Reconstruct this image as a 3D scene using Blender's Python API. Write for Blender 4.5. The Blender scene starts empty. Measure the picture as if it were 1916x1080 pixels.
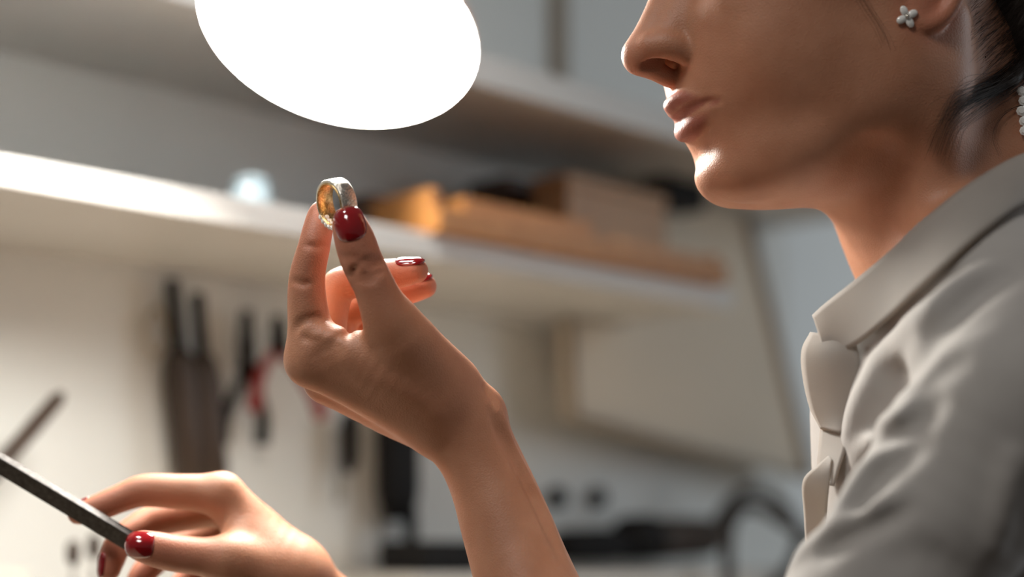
import bpy, bmesh, math, random
import numpy as np
from mathutils import Vector, Matrix

# ---------------------------------------------------------------- camera, light, exposure
scene = bpy.context.scene
COL = scene.collection
FPX = 3200.0                       # focal length in pixels of the 1916 x 1080 frame
TILT = math.radians(8.9)           # the camera looks up a little
CAM = np.array([0.0, 0.0, 1.10])
cam_data = bpy.data.cameras.new('camera')
cam_data.sensor_width = 36.0
cam_data.lens = FPX * 36.0 / 1916.0
cam_data.clip_start = 0.05
cam_data.dof.use_dof = True
cam_data.dof.focus_distance = 0.828
cam_data.dof.aperture_fstop = 2.6
cam = bpy.data.objects.new('camera', cam_data)
cam.location = CAM
cam.rotation_euler = (math.pi / 2 + TILT, 0, 0)
COL.objects.link(cam)
scene.camera = cam

scene.view_settings.view_transform = 'Standard'
scene.view_settings.look = 'None'
scene.view_settings.gamma = 1.0
scene.view_settings.use_curve_mapping = False
scene.view_settings.exposure = 0.0

world = bpy.data.worlds.new('room_air')
scene.world = world
world.use_nodes = True
world.node_tree.nodes['Background'].inputs[0].default_value = (1.0, 0.96, 0.91, 1)
world.node_tree.nodes['Background'].inputs[1].default_value = 0.10

LAMP_STRENGTH = 78.0

def area_light(name, loc, target, size, power, color):
    l = bpy.data.lights.new(name, 'AREA')
    l.shape = 'RECTANGLE'; l.size, l.size_y = size
    l.energy = power; l.color = color
    o = bpy.data.objects.new(name, l)
    o.location = loc
    o.rotation_euler = (Vector(target) - Vector(loc)).to_track_quat('-Z', 'Y').to_euler()
    COL.objects.link(o)
    return o
# daylight from a window far behind the woman's back, to the right of the frame
area_light('window_daylight', (2.3, 1.35, 1.7), (0.25, 0.72, 1.12), (1.0, 1.4), 15.0, (0.84, 0.93, 1.0))
# added fill lights: one brightens the shelf edge, one the woman from the front
area_light('shelf_fill_light', (-0.5, 0.75, 2.2), (-0.13, 1.2, 1.33), (0.25, 0.25), 4.0, (1.0, 0.97, 0.92)).data.spread = math.radians(42)
area_light('front_fill_light', (-0.75, -0.35, 2.55), (-0.02, 0.8, 1.12), (0.5, 0.5), 1.9, (1.0, 0.96, 0.91)).data.spread = math.radians(60)
# fill light added on the right to brighten the far blue-grey wall
area_light('far_wall_fill_light', (2.8, 2.5, 1.8), (0.9, 4.2, 1.3), (1.0, 1.4), 13.0, (0.95, 0.98, 1.0)).data.spread = math.radians(100)

# ---------------------------------------------------------------- frames
CT, ST = math.cos(TILT), math.sin(TILT)
# rows: camera x, y, z axes in the world (x right, y up in the picture, z towards the viewer)
RC = np.array([[1, 0, 0], [0, -ST, CT], [0, -CT, -ST]])
def cam2world(p):                  # camera frame in mm -> world in m
    p = np.asarray(p, float) * 0.001
    return CAM + p @ RC
def world2cam(w):
    return (np.asarray(w, float) - CAM) @ RC.T * 1000.0
def P(px, py, d):                  # a point seen at pixel (px, py), d mm in front of the camera
    return np.array([(px - 958.0) / FPX * d, (540.0 - py) / FPX * d, -d])
def WP(px, py, d):
    return cam2world(P(px, py, d))
def ray(px, py):
    v = np.array([(px - 958.0) / FPX, (540.0 - py) / FPX, -1.0])
    return v @ RC

# ---------------------------------------------------------------- materials
def mat(name, color=(0.8, 0.8, 0.8), rough=0.5, metal=0.0, **kw):
    m = bpy.data.materials.new(name); m.use_nodes = True
    b = m.node_tree.nodes['Principled BSDF']
    b.inputs['Base Color'].default_value = (*color, 1)
    b.inputs['Roughness'].default_value = rough
    b.inputs['Metallic'].default_value = metal
    for k, v in kw.items():
        b.inputs[k.replace('_', ' ')].default_value = v
    return m
def noise_color(m, c1, c2, scale=20, detail=4, stretch=(1, 1, 1), bump=0.0, bump_scale=None, dist=0.001):
    nt = m.node_tree; b = nt.nodes['Principled BSDF']
    tc = nt.nodes.new('ShaderNodeTexCoord'); mp = nt.nodes.new('ShaderNodeMapping')
    mp.inputs['Scale'].default_value = stretch
    nz = nt.nodes.new('ShaderNodeTexNoise'); nz.inputs['Scale'].default_value = scale; nz.inputs['Detail'].default_value = detail
    rp = nt.nodes.new('ShaderNodeValToRGB')
    rp.color_ramp.elements[0].color = (*c1, 1); rp.color_ramp.elements[1].color = (*c2, 1)
    rp.color_ramp.elements[0].position = 0.3; rp.color_ramp.elements[1].position = 0.7
    nt.links.new(tc.outputs['Object'], mp.inputs['Vector']); nt.links.new(mp.outputs[0], nz.inputs['Vector'])
    nt.links.new(nz.outputs['Fac'], rp.inputs[0]); nt.links.new(rp.outputs[0], b.inputs['Base Color'])
    if bump:
        n2 = nt.nodes.new('ShaderNodeTexNoise'); n2.inputs['Scale'].default_value = bump_scale or scale; n2.inputs['Detail'].default_value = 3
        nt.links.new(mp.outputs[0], n2.inputs['Vector'])
        bp = nt.nodes.new('ShaderNodeBump'); bp.inputs['Strength'].default_value = bump; bp.inputs['Distance'].default_value = dist
        nt.links.new(n2.outputs['Fac'], bp.inputs['Height']); nt.links.new(bp.outputs[0], b.inputs['Normal'])
    return m

# ---------------------------------------------------------------- object helpers
def set_props(o, label=None, cat=None, group=None, kind=None):
    if label: o['label'] = label
    if cat: o['category'] = cat
    if group: o['group'] = group
    if kind: o['kind'] = kind
    return o
def mesh_obj(name, verts, faces, material, parent=None, smooth=True, loc=None):
    """one mesh object; verts in world coordinates"""
    verts = np.asarray(verts, float)
    if loc is None:
        lo, hi = verts.min(0), verts.max(0)
        loc = np.array([(lo[0] + hi[0]) / 2, (lo[1] + hi[1]) / 2, lo[2]])
    me = bpy.data.meshes.new(name)
    if isinstance(faces, np.ndarray):
        n = len(faces); k = faces.shape[1]
        me.vertices.add(len(verts)); me.vertices.foreach_set('co', (verts - loc).astype(np.float32).ravel())
        me.loops.add(n * k); me.loops.foreach_set('vertex_index', faces.astype(np.int32).ravel())
        me.polygons.add(n); me.polygons.foreach_set('loop_start', np.arange(0, n * k, k, dtype=np.int32))
        me.update(calc_edges=True); me.validate()
    else:
        me.from_pydata([tuple(v) for v in (verts - loc)], [], faces)
    if smooth:
        me.polygons.foreach_set('use_smooth', np.ones(len(me.polygons), bool))
    me.materials.append(material)
    o = bpy.data.objects.new(name, me); COL.objects.link(o)
    if parent is not None:
        o.parent = parent
        base = Vector(parent.get('wloc', (0, 0, 0)))
        o.location = Vector(loc) - base
    else:
        o.location = loc
    o['wloc'] = [float(v) for v in loc]
    return o
def empty(name, loc, label=None, cat=None, group=None, kind=None):
    o = bpy.data.objects.new(name, None); COL.objects.link(o)
    o.location = loc; o['wloc'] = [float(v) for v in loc]; o.empty_display_size = 0.02
    return set_props(o, label, cat, group, kind)
def finish_props():
    for o in bpy.data.objects:
        if 'wloc' in o: del o['wloc']

class MB:
    """collects shapes in world coordinates for one mesh"""
    def __init__(s): s.v, s.f = [], []
    def add(s, v, f):
        n = len(s.v); s.v += [tuple(map(float, q)) for q in v]; s.f += [tuple(i + n for i in q) for q in f]
        return s
    def box(s, o, ax, ay, az, bev=0.0):
        """o: corner, ax/ay/az: edge vectors; bevelled box"""
        o, ax, ay, az = (np.asarray(q, float) for q in (o, ax, ay, az))
        bm = bmesh.new()
        bmesh.ops.create_cube(bm, size=1.0)
        if bev > 0:
            L = [np.linalg.norm(q) for q in (ax, ay, az)]
            for v in bm.verts: v.co = Vector((v.co.x * L[0], v.co.y * L[1], v.co.z * L[2]))
            bmesh.ops.bevel(bm, geom=bm.edges[:], offset=min(bev, min(L) * 0.45), segments=2, profile=0.6, affect='EDGES')
            for v in bm.verts: v.co = Vector((v.co.x / L[0], v.co.y / L[1], v.co.z / L[2]))
        bm.verts.ensure_lookup_table(); bm.verts.index_update()
        v = [o + ax * (q.co.x + .5) + ay * (q.co.y + .5) + az * (q.co.z + .5) for q in bm.verts]
        f = [[w.index for w in q.verts] for q in bm.faces]
        if np.dot(np.cross(ax, ay), az) < 0: f = [q[::-1] for q in f]
        bm.free()
        return s.add(v, f)
    def tube(s, pts, rad, seg=12, flat=1.0, up=(0, 0, 1), cap=True):
        pts = [np.asarray(p, float) for p in pts]; n = len(pts)
        if np.isscalar(rad): rad = [rad] * n
        V, F = [], []
        prev = None
        for i in range(n):
            t = pts[min(i + 1, n - 1)] - pts[max(i - 1, 0)]; t = t / (np.linalg.norm(t) + 1e-12)
            if prev is None:
                a = np.cross(t, np.asarray(up, float))
                if np.linalg.norm(a) < 1e-3: a = np.cross(t, (1.0, 0.3, 0))
            else: a = prev - t * np.dot(prev, t)
            a /= np.linalg.norm(a); prev = a; b = np.cross(t, a)
            for k in range(seg):
                th = 2 * math.pi * k / seg
                V.append(pts[i] + rad[i] * (math.cos(th) * a + flat * math.sin(th) * b))
        for i in range(n - 1):
            for k in range(seg):
                k2 = (k + 1) % seg
                F.append((i * seg + k, i * seg + k2, (i + 1) * seg + k2, (i + 1) * seg + k))
        if cap:
            F.append(tuple(range(seg))[::-1]); F.append(tuple((n - 1) * seg + k for k in range(seg)))
        return s.add(V, F)
    def build(s, name, material, parent=None, smooth=True, loc=None):
        o = mesh_obj(name, np.array(s.v), s.f, material, parent, smooth, loc)
        return o
def spline(pts, n):
    """Catmull-Rom through pts (any dimension), n samples per span"""
    pts = np.asarray(pts, float)
    if len(pts) < 3:
        t = np.linspace(0, 1, n + 1)[:, None]
        return pts[0] * (1 - t) + pts[1] * t
    q = np.vstack([2 * pts[0] - pts[1], pts, 2 * pts[-1] - pts[-2]])
    out = []
    for i in range(1, len(q) - 2):
        p0, p1, p2, p3 = q[i - 1], q[i], q[i + 1], q[i + 2]
        for t in np.linspace(0, 1, n, endpoint=False):
            out.append(0.5 * (2 * p1 + (p2 - p0) * t + (2 * p0 - 5 * p1 + 4 * p2 - p3) * t * t + (3 * p1 - p0 - 3 * p2 + p3) * t ** 3))
    out.append(pts[-1])
    return np.array(out)

# ---------------------------------------------------------------- sculpting with distance fields (camera frame, mm)
FAR = 60.0
class Chain:
    """a tapered, smoothly curved limb: points and radii; optional flattening along an axis"""
    def __init__(s, pts, n=5, axis=None, ratio=1.0):
        a = spline([list(p) + [r] for p, r in pts], n) if n > 1 else np.array([list(p) + [r] for p, r in pts], float)
        s.p, s.r = a[:, :3], a[:, 3]
        s.axis = None if axis is None else np.asarray(axis, float) / np.linalg.norm(axis)
        s.k = 1.0 / ratio - 1.0
        R = s.r.max() * max(ratio, 1.0)
        s.lo, s.hi = s.p.min(0) - R, s.p.max(0) + R
        s.R = R
        f = np.float32
        s.slo = np.minimum(s.p[:-1], s.p[1:]) - R; s.shi = np.maximum(s.p[:-1], s.p[1:]) + R
        s.a32 = s.p[:-1].astype(f); s.ba = (s.p[1:] - s.p[:-1]).astype(f); s.L = ((s.ba ** 2).sum(1) + 1e-9).astype(f)
        s.r32 = s.r[:-1].astype(f); s.dr = (s.r[1:] - s.r[:-1]).astype(f)
        if s.axis is not None: s.axis = s.axis.astype(f); s.k = f(s.k)
    def __call__(s, c):
        if c.cull(s.lo, s.hi): return FAR
        g = np.maximum(0, np.maximum(s.slo - c.hi, c.lo - s.shi)); g = np.sqrt((g * g).sum(1))
        idx = np.nonzero(g <= min(c.margin, g.min() + c.diag))[0]
        if not len(idx): return FAR
        best = None
        for k0 in range(0, len(idx), 8):
            j = idx[k0:k0 + 8]
            a = s.a32[j]; ba = s.ba[j]; L = s.L[j]
            x = c.x[None] - a[:, 0:1]; y = c.y[None] - a[:, 1:2]; z = c.z[None] - a[:, 2:3]
            t = np.clip((x * ba[:, 0:1] + y * ba[:, 1:2] + z * ba[:, 2:3]) / L[:, None], 0, 1)
            x -= t * ba[:, 0:1]; y -= t * ba[:, 1:2]; z -= t * ba[:, 2:3]
            q = x * x + y * y + z * z
            if s.axis is not None:
                w = x * s.axis[0] + y * s.axis[1] + z * s.axis[2]
                q += w * w * ((1 + s.k) ** 2 - 1)
            d = (np.sqrt(q) - (s.r32[j][:, None] + s.dr[j][:, None] * t)).min(0)
            best = d if best is None else np.minimum(best, d)
        return best
class Ell:
    """ellipsoid with radii along the given axes (rows)"""
    def __init__(s, c, r, axes=None):
        s.c = np.asarray(c, float); s.r = np.asarray(r, float)
        s.A = np.eye(3) if axes is None else np.asarray(axes, float)
        s.rot = axes is not None; s.A32 = s.A.astype(np.float32); s.ir = (1.0 / s.r).astype(np.float32)
        R = np.sqrt(((s.A * s.r[:, None]) ** 2).sum(0)); s.lo, s.hi = s.c - R, s.c + R
    def __call__(s, c):
        if c.cull(s.lo, s.hi): return FAR
        cc = s.c.astype(np.float32)
        x, y, z = c.x - cc[0], c.y - cc[1], c.z - cc[2]
        k0 = 0; k1 = 0
        for i in range(3):
            u = (x * s.A32[i, 0] + y * s.A32[i, 1] + z * s.A32[i, 2]) if s.rot else (x, y, z)[i]
            k0 = k0 + (u * s.ir[i]) ** 2; k1 = k1 + (u * s.ir[i] * s.ir[i]) ** 2
        k0 = np.sqrt(k0); k1 = np.sqrt(k1) + 1e-6
        return k0 * (k0 - 1.0) / k1
class Crease:
    """a groove (depth > 0) or ridge (depth < 0) along a polyline"""
    def __init__(s, pts, w, depth, n=4, fade=True, side=None):
        s.p = spline(pts, n) if n > 1 else np.asarray(pts, float)
        s.w, s.depth, s.fade = w, depth, fade
        R = 3 * w; s.lo, s.hi = s.p.min(0) - R, s.p.max(0) + R
        m = len(s.p) - 1
        t = np.linspace(0, 1, m + 1)
        s.amp = (np.minimum(1, np.minimum(t, 1 - t) / (0.25 if fade is True else fade) + 0.02) if fade else np.ones(m + 1)).astype(np.float32)
        f = np.float32
        s.damp = s.amp[1:] - s.amp[:-1]; s.iw = f(-1.0 / (w * w)); s.depth = f(depth)
        s.a32 = s.p[:-1].astype(f); s.ba = (s.p[1:] - s.p[:-1]).astype(f); s.L = ((s.ba ** 2).sum(1) + 1e-9).astype(f)
    def __call__(s, c):
        if c.cull0(s.lo, s.hi): return 0.0
        best = None
        for i in range(len(s.p) - 1):
            a, ba, L = s.a32[i], s.ba[i], s.L[i]
            x, y, z = c.x - a[0], c.y - a[1], c.z - a[2]
            t = np.clip((x * ba[0] + y * ba[1] + z * ba[2]) / L, 0, 1)
            x -= t * ba[0]; y -= t * ba[1]; z -= t * ba[2]
            A = np.exp((x * x + y * y + z * z) * s.iw) * (s.amp[i] + s.damp[i] * t)
            best = A if best is None else np.maximum(best, A)
        return s.depth * best
class Pts:
    def __init__(s, x, y, z):
        x = np.asarray(x, np.float32); y = np.asarray(y, np.float32); z = np.asarray(z, np.float32)
        s.x, s.y, s.z = x, y, z
        s.lo = np.array([x.min(), y.min(), z.min()]); s.hi = np.array([x.max(), y.max(), z.max()])
        s.margin = 34.0; s.diag = float(np.linalg.norm(s.hi - s.lo)) + 1.0
    def gap(s, lo, hi):
        g = np.maximum(0, np.maximum(lo - s.hi, s.lo - hi)); return math.sqrt(float(g @ g))
    def cull(s, lo, hi): return s.gap(lo, hi) > s.margin
    def cull0(s, lo, hi): return s.gap(lo, hi) > 0
def smin(a, b, k):
    if isinstance(a, float) and a >= FAR: return b
    if isinstance(b, float) and b >= FAR: return a
    h = np.maximum(k - np.abs(a - b), 0) / k
    return np.minimum(a, b) - h * h * h * k / 6.0
def smax(a, b, k): return -smin(-a, -b, k) if not (isinstance(b, float) and b <= -FAR) else a
def hmin(a, b):
    if isinstance(a, float) and a >= FAR: return b
    if isinstance(b, float) and b >= FAR: return a
    return np.minimum(a, b)

def surface(fn, lo, hi, h, nb=16):
    """sparse surface nets: (verts, quads) of fn = 0 in the box lo..hi, cell size h"""
    lo = np.asarray(lo, float); hi = np.asarray(hi, float)
    nblk = np.ceil((hi - lo) / (h * nb)).astype(int)
    g = np.stack(np.meshgrid(*[np.arange(n) for n in nblk], indexing='ij'), -1).reshape(-1, 3)
    cen = lo + (g + 0.5) * nb * h
    c = Pts(cen[:, 0].copy(), cen[:, 1].copy(), cen[:, 2].copy()); c.margin = 1e9
    d = fn(c)
    keep = np.abs(d) < nb * h * 0.87 * 1.35 + 2.0
    g = g[keep]
    S = nb + 2
    ii = np.arange(-1, nb + 1)
    I, J, K = np.meshgrid(ii, ii, ii, indexing='ij')
    dims = nblk * nb + 4
    keys, pos, quads = [], [], []
    for b in g:
        o = b * nb
        x = (lo[0] + (o[0] + I) * h).ravel(); y = (lo[1] + (o[1] + J) * h).ravel(); z = (lo[2] + (o[2] + K) * h).ravel()
        D = fn(Pts(x, y, z))
        if isinstance(D, float): continue
        if D.min() > 0 or D.max() < 0: continue
        D = D.reshape(S, S, S); ins = D < 0
        # active cells
        cnt = np.zeros((S - 1,) * 3, int)
        for a in (0, 1):
            for bb in (0, 1):
                for cc in (0, 1): cnt += ins[a:S - 1 + a, bb:S - 1 + bb, cc:S - 1 + cc]
        act = (cnt > 0) & (cnt < 8)
        if not act.any(): continue
        acc = np.zeros((S - 1, S - 1, S - 1, 3)); num = np.zeros((S - 1,) * 3)
        for ax in range(3):
            o1 = [(0, 0), (0, 1), (1, 0), (1, 1)]
            for (u, v) in o1:
                s0 = [0, 0, 0]; s0[(ax + 1) % 3] = u; s0[(ax + 2) % 3] = v
                s1 = list(s0); s1[ax] = 1
                A = D[s0[0]:S - 1 + s0[0], s0[1]:S - 1 + s0[1], s0[2]:S - 1 + s0[2]]
                B = D[s1[0]:S - 1 + s1[0], s1[1]:S - 1 + s1[1], s1[2]:S - 1 + s1[2]]
                m = (A < 0) != (B < 0)
                t = np.where(m, A / np.where(m, A - B, 1), 0)
                acc[..., ax] += np.where(m, t, 0)
                acc[..., (ax + 1) % 3] += m * u
                acc[..., (ax + 2) % 3] += m * v
                num += m
        ci = np.argwhere(act)
        pp = acc[act] / num[act][:, None]
        gi = ci - 1 + o
        keys.append(((gi[:, 0] + 1) * dims[1] + gi[:, 1] + 1) * dims[2] + gi[:, 2] + 1)
        pos.append(lo + (gi + pp) * h)
        for ax in range(3):
            sl0 = [slice(1, S - 1)] * 3; sl1 = [slice(1, S - 1)] * 3; sl1[ax] = slice(2, S)
            A = ins[tuple(sl0)]; B = ins[tuple(sl1)]
            e = np.argwhere(A != B)
            if not len(e): continue
            base = e + o
            u, v = (ax + 1) % 3, (ax + 2) % 3
            def key(du, dv):
                q = base.copy(); q[:, u] += du; q[:, v] += dv
                return ((q[:, 0] + 1) * dims[1] + q[:, 1] + 1) * dims[2] + q[:, 2] + 1
            qd = np.stack([key(-1, -1), key(0, -1), key(0, 0), key(-1, 0)], 1)
            flip = ~A[tuple(e.T)]
            qd[flip] = qd[flip][:, ::-1]
            quads.append(qd)
    keys = np.concatenate(keys); pos = np.concatenate(pos); quads = np.concatenate(quads)
    uk, idx = np.unique(keys, return_index=True)
    V = pos[idx]; Fq = np.searchsorted(uk, quads)
    ok = (uk[np.minimum(Fq, len(uk) - 1)] == quads).all(1)
    Fq = Fq[ok]
    return V, Fq
def relax(V, F, it=2, lam=0.5, mu=-0.53):
    for k in range(it * 2):
        w = lam if k % 2 == 0 else mu
        acc = np.zeros_like(V); n = np.zeros(len(V)); N = len(V)
        for a, b in ((0, 1), (1, 2), (2, 3), (3, 0)):
            for i, j in ((a, b), (b, a)):
                n += np.bincount(F[:, i], minlength=N)
                for q in range(3): acc[:, q] += np.bincount(F[:, i], weights=V[F[:, j], q], minlength=N)
        V = V + w * (acc / np.maximum(n, 1)[:, None] - V)
    return V
def march(fn, o, v, t0, t1, steps=60):
    """points where rays o + t v enter fn < 0 (arrays); camera frame mm"""
    o = np.atleast_2d(o).astype(float); v = np.atleast_2d(v).astype(float)
    v = v / np.linalg.norm(v, axis=1)[:, None]
    o = np.broadcast_to(o, (max(len(o), len(v)), 3)); v = np.broadcast_to(v, o.shape)
    t = np.full(len(o), float(t0))
    for _ in range(steps):
        q = o + v * t[:, None]
        c = Pts(q[:, 0].copy(), q[:, 1].copy(), q[:, 2].copy()); c.margin = 1e9; c.cull0 = lambda a, b: False
        d = fn(c)
        t = np.minimum(t + d * 0.7, t1)
    return o + v * t[:, None]
def hit(fn, pts, t0=500.0, t1=1100.0):
    """surface points of fn seen at pixels [(px, py), ...]"""
    v = np.array([[(px - 958.0) / FPX, (540.0 - py) / FPX, -1.0] for px, py in pts])
    return march(fn, np.zeros((1, 3)), v, t0, t1, 60)

# ---------------------------------------------------------------- the woman: one continuous body
ZAX = (0, 0, 1)
# left hand, holding the ring up
LH_PALM = [
    Chain([(P(1230, 1720, 735), 33), (P(1075, 1330, 795), 29), (P(981, 1080, 826), 24), (P(948, 985, 836), 22.3), (P(917, 900, 842), 20.3), (P(876, 815, 846), 19.5), (P(835, 785, 846), 19)], axis=ZAX, ratio=1.2),
]
LH_META = [
    (Chain([(P(855, 795, 842), 19), (P(760, 750, 838), 17), (P(665, 705, 834), 15), (P(585, 674, 831), 13.2)]), 14),
    (Chain([(P(850, 790, 858), 18), (P(730, 752, 856), 16), (P(616, 710, 852), 12.6)]), 12),
    (Chain([(P(855, 795, 872), 16), (P(740, 752, 872), 15), (P(625, 715, 871), 12.5)]), 12),
    (Chain([(P(860, 795, 886), 15), (P(760, 755, 888), 14), (P(655, 712, 888), 11.5)]), 12),
    (Chain([(P(832, 724, 836), 17.3), (P(788, 670, 822), 15.2), (P(738, 612, 813), 12.0)]), 18),       # thumb metacarpal
    (Chain([(P(815, 740, 832), 17), (P(720, 690, 824), 14), (P(650, 655, 822), 10), (P(612, 640, 824), 9)]), 14),   # web muscle
    (Ell(P(903, 778, 838), (11.5, 14, 12)), 10),                                                            # wrist bump
    (Ell(P(800, 740, 862), (26, 20, 24)), 16),                                                            # heel of the palm
]
LH_INDEX = Chain([(P(586, 672, 831), 12.6), (P(579, 610, 829), 10.6), (P(574, 527, 828), 8.9), (P(588, 460, 827), 7.8), (P(600, 408, 833), 6.9), (P(604, 394, 834), 5.4)], n=6)
LH_THUMB = Chain([(P(755, 634, 814), 12), (P(720, 580, 810), 11.0), (P(700, 535, 808), 9.9), (P(677, 488, 807), 9.9), (P(664, 450, 806), 9.6), (P(654, 421, 805), 8.1), (P(650, 410, 805), 6.0)], n=6)
LH_MID = Chain([(P(616, 703, 852), 12), (P(613, 622, 859), 9.6), (P(629, 543, 862), 9.2), (P(670, 525, 857), 8.3), (P(712, 516, 851), 7.9), (P(750, 511, 846), 7.3), (P(778, 507, 843), 6.2)], n=5)
LH_RING = Chain([(P(625, 710, 871), 11.5), (P(632, 650, 878), 9.2), (P(645, 592, 882), 8.6), (P(695, 566, 876), 7.7), (P(735, 552, 871), 7.4), (P(775, 541, 864), 6.8), (P(795, 536, 862), 6.0)], n=5)
LH_LITTLE = Chain([(P(655, 710, 888), 10.5), (P(660, 655, 895), 8.2), (P(668, 610, 899), 7.4), (P(710, 592, 893), 6.5), (P(752, 590, 888), 5.6)], n=5)
def left_hand_raw(c):
    m0 = c.margin; c.margin = 20.0 if m0 < 100 else m0
    try: return left_hand_field(c)
    finally: c.margin = m0
def left_hand_field(c):
    palm = LH_PALM[0](c)
    for m, k in LH_META: palm = smin(palm, m(c), k)
    d = smin(palm, LH_INDEX(c), 8)
    d = hmin(d, smin(palm, LH_THUMB(c), 12))
    for f in (LH_MID, LH_RING, LH_LITTLE): d = hmin(d, smin(palm, f(c), 7))
    return d
# right hand, holding the file
RH_PALM = Chain([(P(1250, 1600, 930), 33), (P(880, 1345, 920), 28), (P(690, 1200, 910), 22), (P(595, 1126, 906), 18.5), (P(540, 1076, 905), 17)], axis=ZAX, ratio=1.15)
RH_META = [
    (Chain([(P(550, 1070, 903), 17.0), (P(472, 988, 899), 13.5), (P(415, 925, 897), 11.3)]), 12),
    (Chain([(P(560, 1078, 920), 16), (P(490, 1003, 920), 14), (P(432, 945, 920), 11.5)]), 12),
    (Chain([(P(570, 1092, 935), 15), (P(510, 1030, 938), 13), (P(450, 975, 940), 11)]), 12),
    (Chain([(P(580, 1106, 948), 14), (P(530, 1056, 953), 12), (P(475, 1005, 956), 10)]), 12),
    (Chain([(P(560, 1085, 892), 17), (P(500, 1068, 884), 14.5), (P(430, 1048, 876), 11.8)]), 16),
    (Chain([(P(545, 1060, 893), 14), (P(460, 1005, 890), 10)]), 14),
]
RH_INDEX = Chain([(P(415, 926, 897), 11), (P(345, 921, 895), 9.4), (P(272, 918, 893), 8.6), (P(232, 930, 891), 7.6), (P(198, 944, 889), 7.2), (P(160, 958, 887), 6.4), (P(146, 962, 887), 5.4)])
RH_MID = Chain([(P(432, 945, 920), 11), (P(360, 960, 918), 9.2), (P(288, 975, 913), 8.6), (P(250, 993, 906), 7.7), (P(224, 1014, 900), 7.3), (P(210, 1046, 895), 6.8), (P(205, 1066, 893), 5.8)])
RH_RING = Chain([(P(450, 975, 940), 10.5), (P(385, 1000, 938), 9), (P(325, 1025, 932), 8.2), (P(285, 1055, 924), 7.3), (P(262, 1085, 918), 7), (P(250, 1125, 913), 6)])
RH_LITTLE = Chain([(P(475, 1005, 956), 9.5), (P(415, 1040, 955), 8), (P(370, 1065, 950), 7), (P(335, 1100, 943), 6.2), (P(315, 1140, 938), 5.5)])
RH_THUMB = Chain([(P(440, 1050, 877), 11.5), (P(390, 1043, 873), 9.9), (P(330, 1036, 869), 9.4), (P(295, 1029, 866), 9.0), (P(266, 1022, 864), 7.8), (P(256, 1021, 863), 6.2)])
def right_hand_raw(c):
    m0 = c.margin; c.margin = 18.0 if m0 < 100 else m0
    try: return right_hand_field(c)
    finally: c.margin = m0
def right_hand_field(c):
    palm = RH_PALM(c)
    for m, k in RH_META: palm = smin(palm, m(c), k)
    d = smin(palm, RH_THUMB(c), 10)
    for f in (RH_INDEX, RH_MID, RH_RING, RH_LITTLE): d = hmin(d, smin(palm, f(c), 6))
    return d
# head, in its own frame (l to her left, f forward, u up; mm from the middle between the ears)
YAW, PITCH = math.radians(16), math.radians(7)
def head_axes():
    up, fw, le = np.array([0, 1.0, 0]), np.array([-math.cos(YAW), 0, math.sin(YAW)]), np.array([math.sin(YAW), 0, math.cos(YAW)])
    f2 = fw * math.cos(PITCH) - up * math.sin(PITCH); u2 = up * math.cos(PITCH) + fw * math.sin(PITCH)
    T = np.array([[1, 0, 0], [0, CT, -ST], [0, ST, CT]])      # world up leans away from the lens
    rot = lambda q: np.array([q[0], q[1] * CT + q[2] * ST, -q[1] * ST + q[2] * CT])
    return np.array([rot(le), rot(f2), rot(u2)])
HA = head_axes()
NOSE_H = np.array([0, 121.0, -20.0]); NOSE_C = P(1165, 108, 832)
def h2c(l, f, u): return NOSE_C + (np.array([l, f, u], float) - NOSE_H) @ HA
def c2h(p): return (np.asarray(p) - NOSE_C) @ HA.T + NOSE_H
V3 = lambda *a: np.array(a, float)
HEAD = [   # (primitive on the left side, blend, mirrored)
    (Ell((0, 2, 50), (71, 92, 74)), 1, 0),
    (Ell((0, 36, -10), (58, 50, 66)), 24, 0),
    (Ell((0, 62.5, -41), (38, 34, 34)), 18, 0),
    (Ell((0, 48, -66), (43, 34.5, 28)), 16, 0),
    (Ell((0, 73.5, -80.5), (17, 15.5, 12)), 9, 0),
    (Chain([((56, 4, -12), 12), ((51, 4, -46), 12), ((38, 40, -71), 11), ((14, 68, -81), 10)]), 22, 1),
    (Ell((0, 28, -77), (38, 48, 20)), 24, 0),
    (Ell((33, 50, -24), (28, 32, 38)), 22, 1),
    (Chain([((61, 12, 2), 9), ((52, 50, -2), 10), ((34, 72, -4), 10)]), 24, 1),
    (Chain([((8, 88, 32), 8), ((30, 83, 36), 8), ((50, 66, 30), 7)]), 20, 1),
    (Ell((46, -6, -40), (17, 28, 40)), 24, 1),
    (Ell((50, 20, -34), (14, 32, 36)), 24, 1),
    (Ell((19, 76, -14), (14, 15, 24)), 18, 1),
]
NOSE = [
    Chain([(V3(0, 86, 26), 9), (V3(0, 94.5, 8), 8.2), (V3(0, 104, -8), 8.4), (V3(0, 111.7, -19.0), 9.3)]),
    Chain([(V3(0, 112, -22), 7.0), (V3(0, 105, -27), 5.2), (V3(0, 98, -31.5), 4.6)]),
]
NSIDE = Chain([(V3(9, 84, 14), 8), (V3(9, 93, -4), 8), (V3(9.5, 101, -15), 7)])
ALA = Chain([(V3(8, 109, -17.5), 6.5), (V3(12.8, 101, -18.5), 7.0), (V3(13.8, 94.5, -22.0), 6.0)])
NOSTRIL = Chain([(V3(5.6, 113.0, -26.0), 1.8), (V3(7.6, 106.5, -25.0), 3.4), (V3(8.8, 101, -25.8), 2.4)], axis=(0, 0, 1), ratio=1.5)
NOSTRIL2 = Chain([(V3(7.6, 105.5, -25), 2.9), (V3(7.0, 101, -17), 2.4), (V3(6.5, 95, -11), 2.0)])
LIP_U = Chain([(V3(-26, 84, -47.0), 1.6), (V3(-17, 89.8, -45.8), 2.6), (V3(-8, 95.4, -43.9), 3.8), (V3(0, 97.9, -44.6), 4.3), (V3(8, 95.4, -43.9), 3.8), (V3(17, 89.8, -45.8), 2.6), (V3(26, 84, -47.0), 1.6)])
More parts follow.
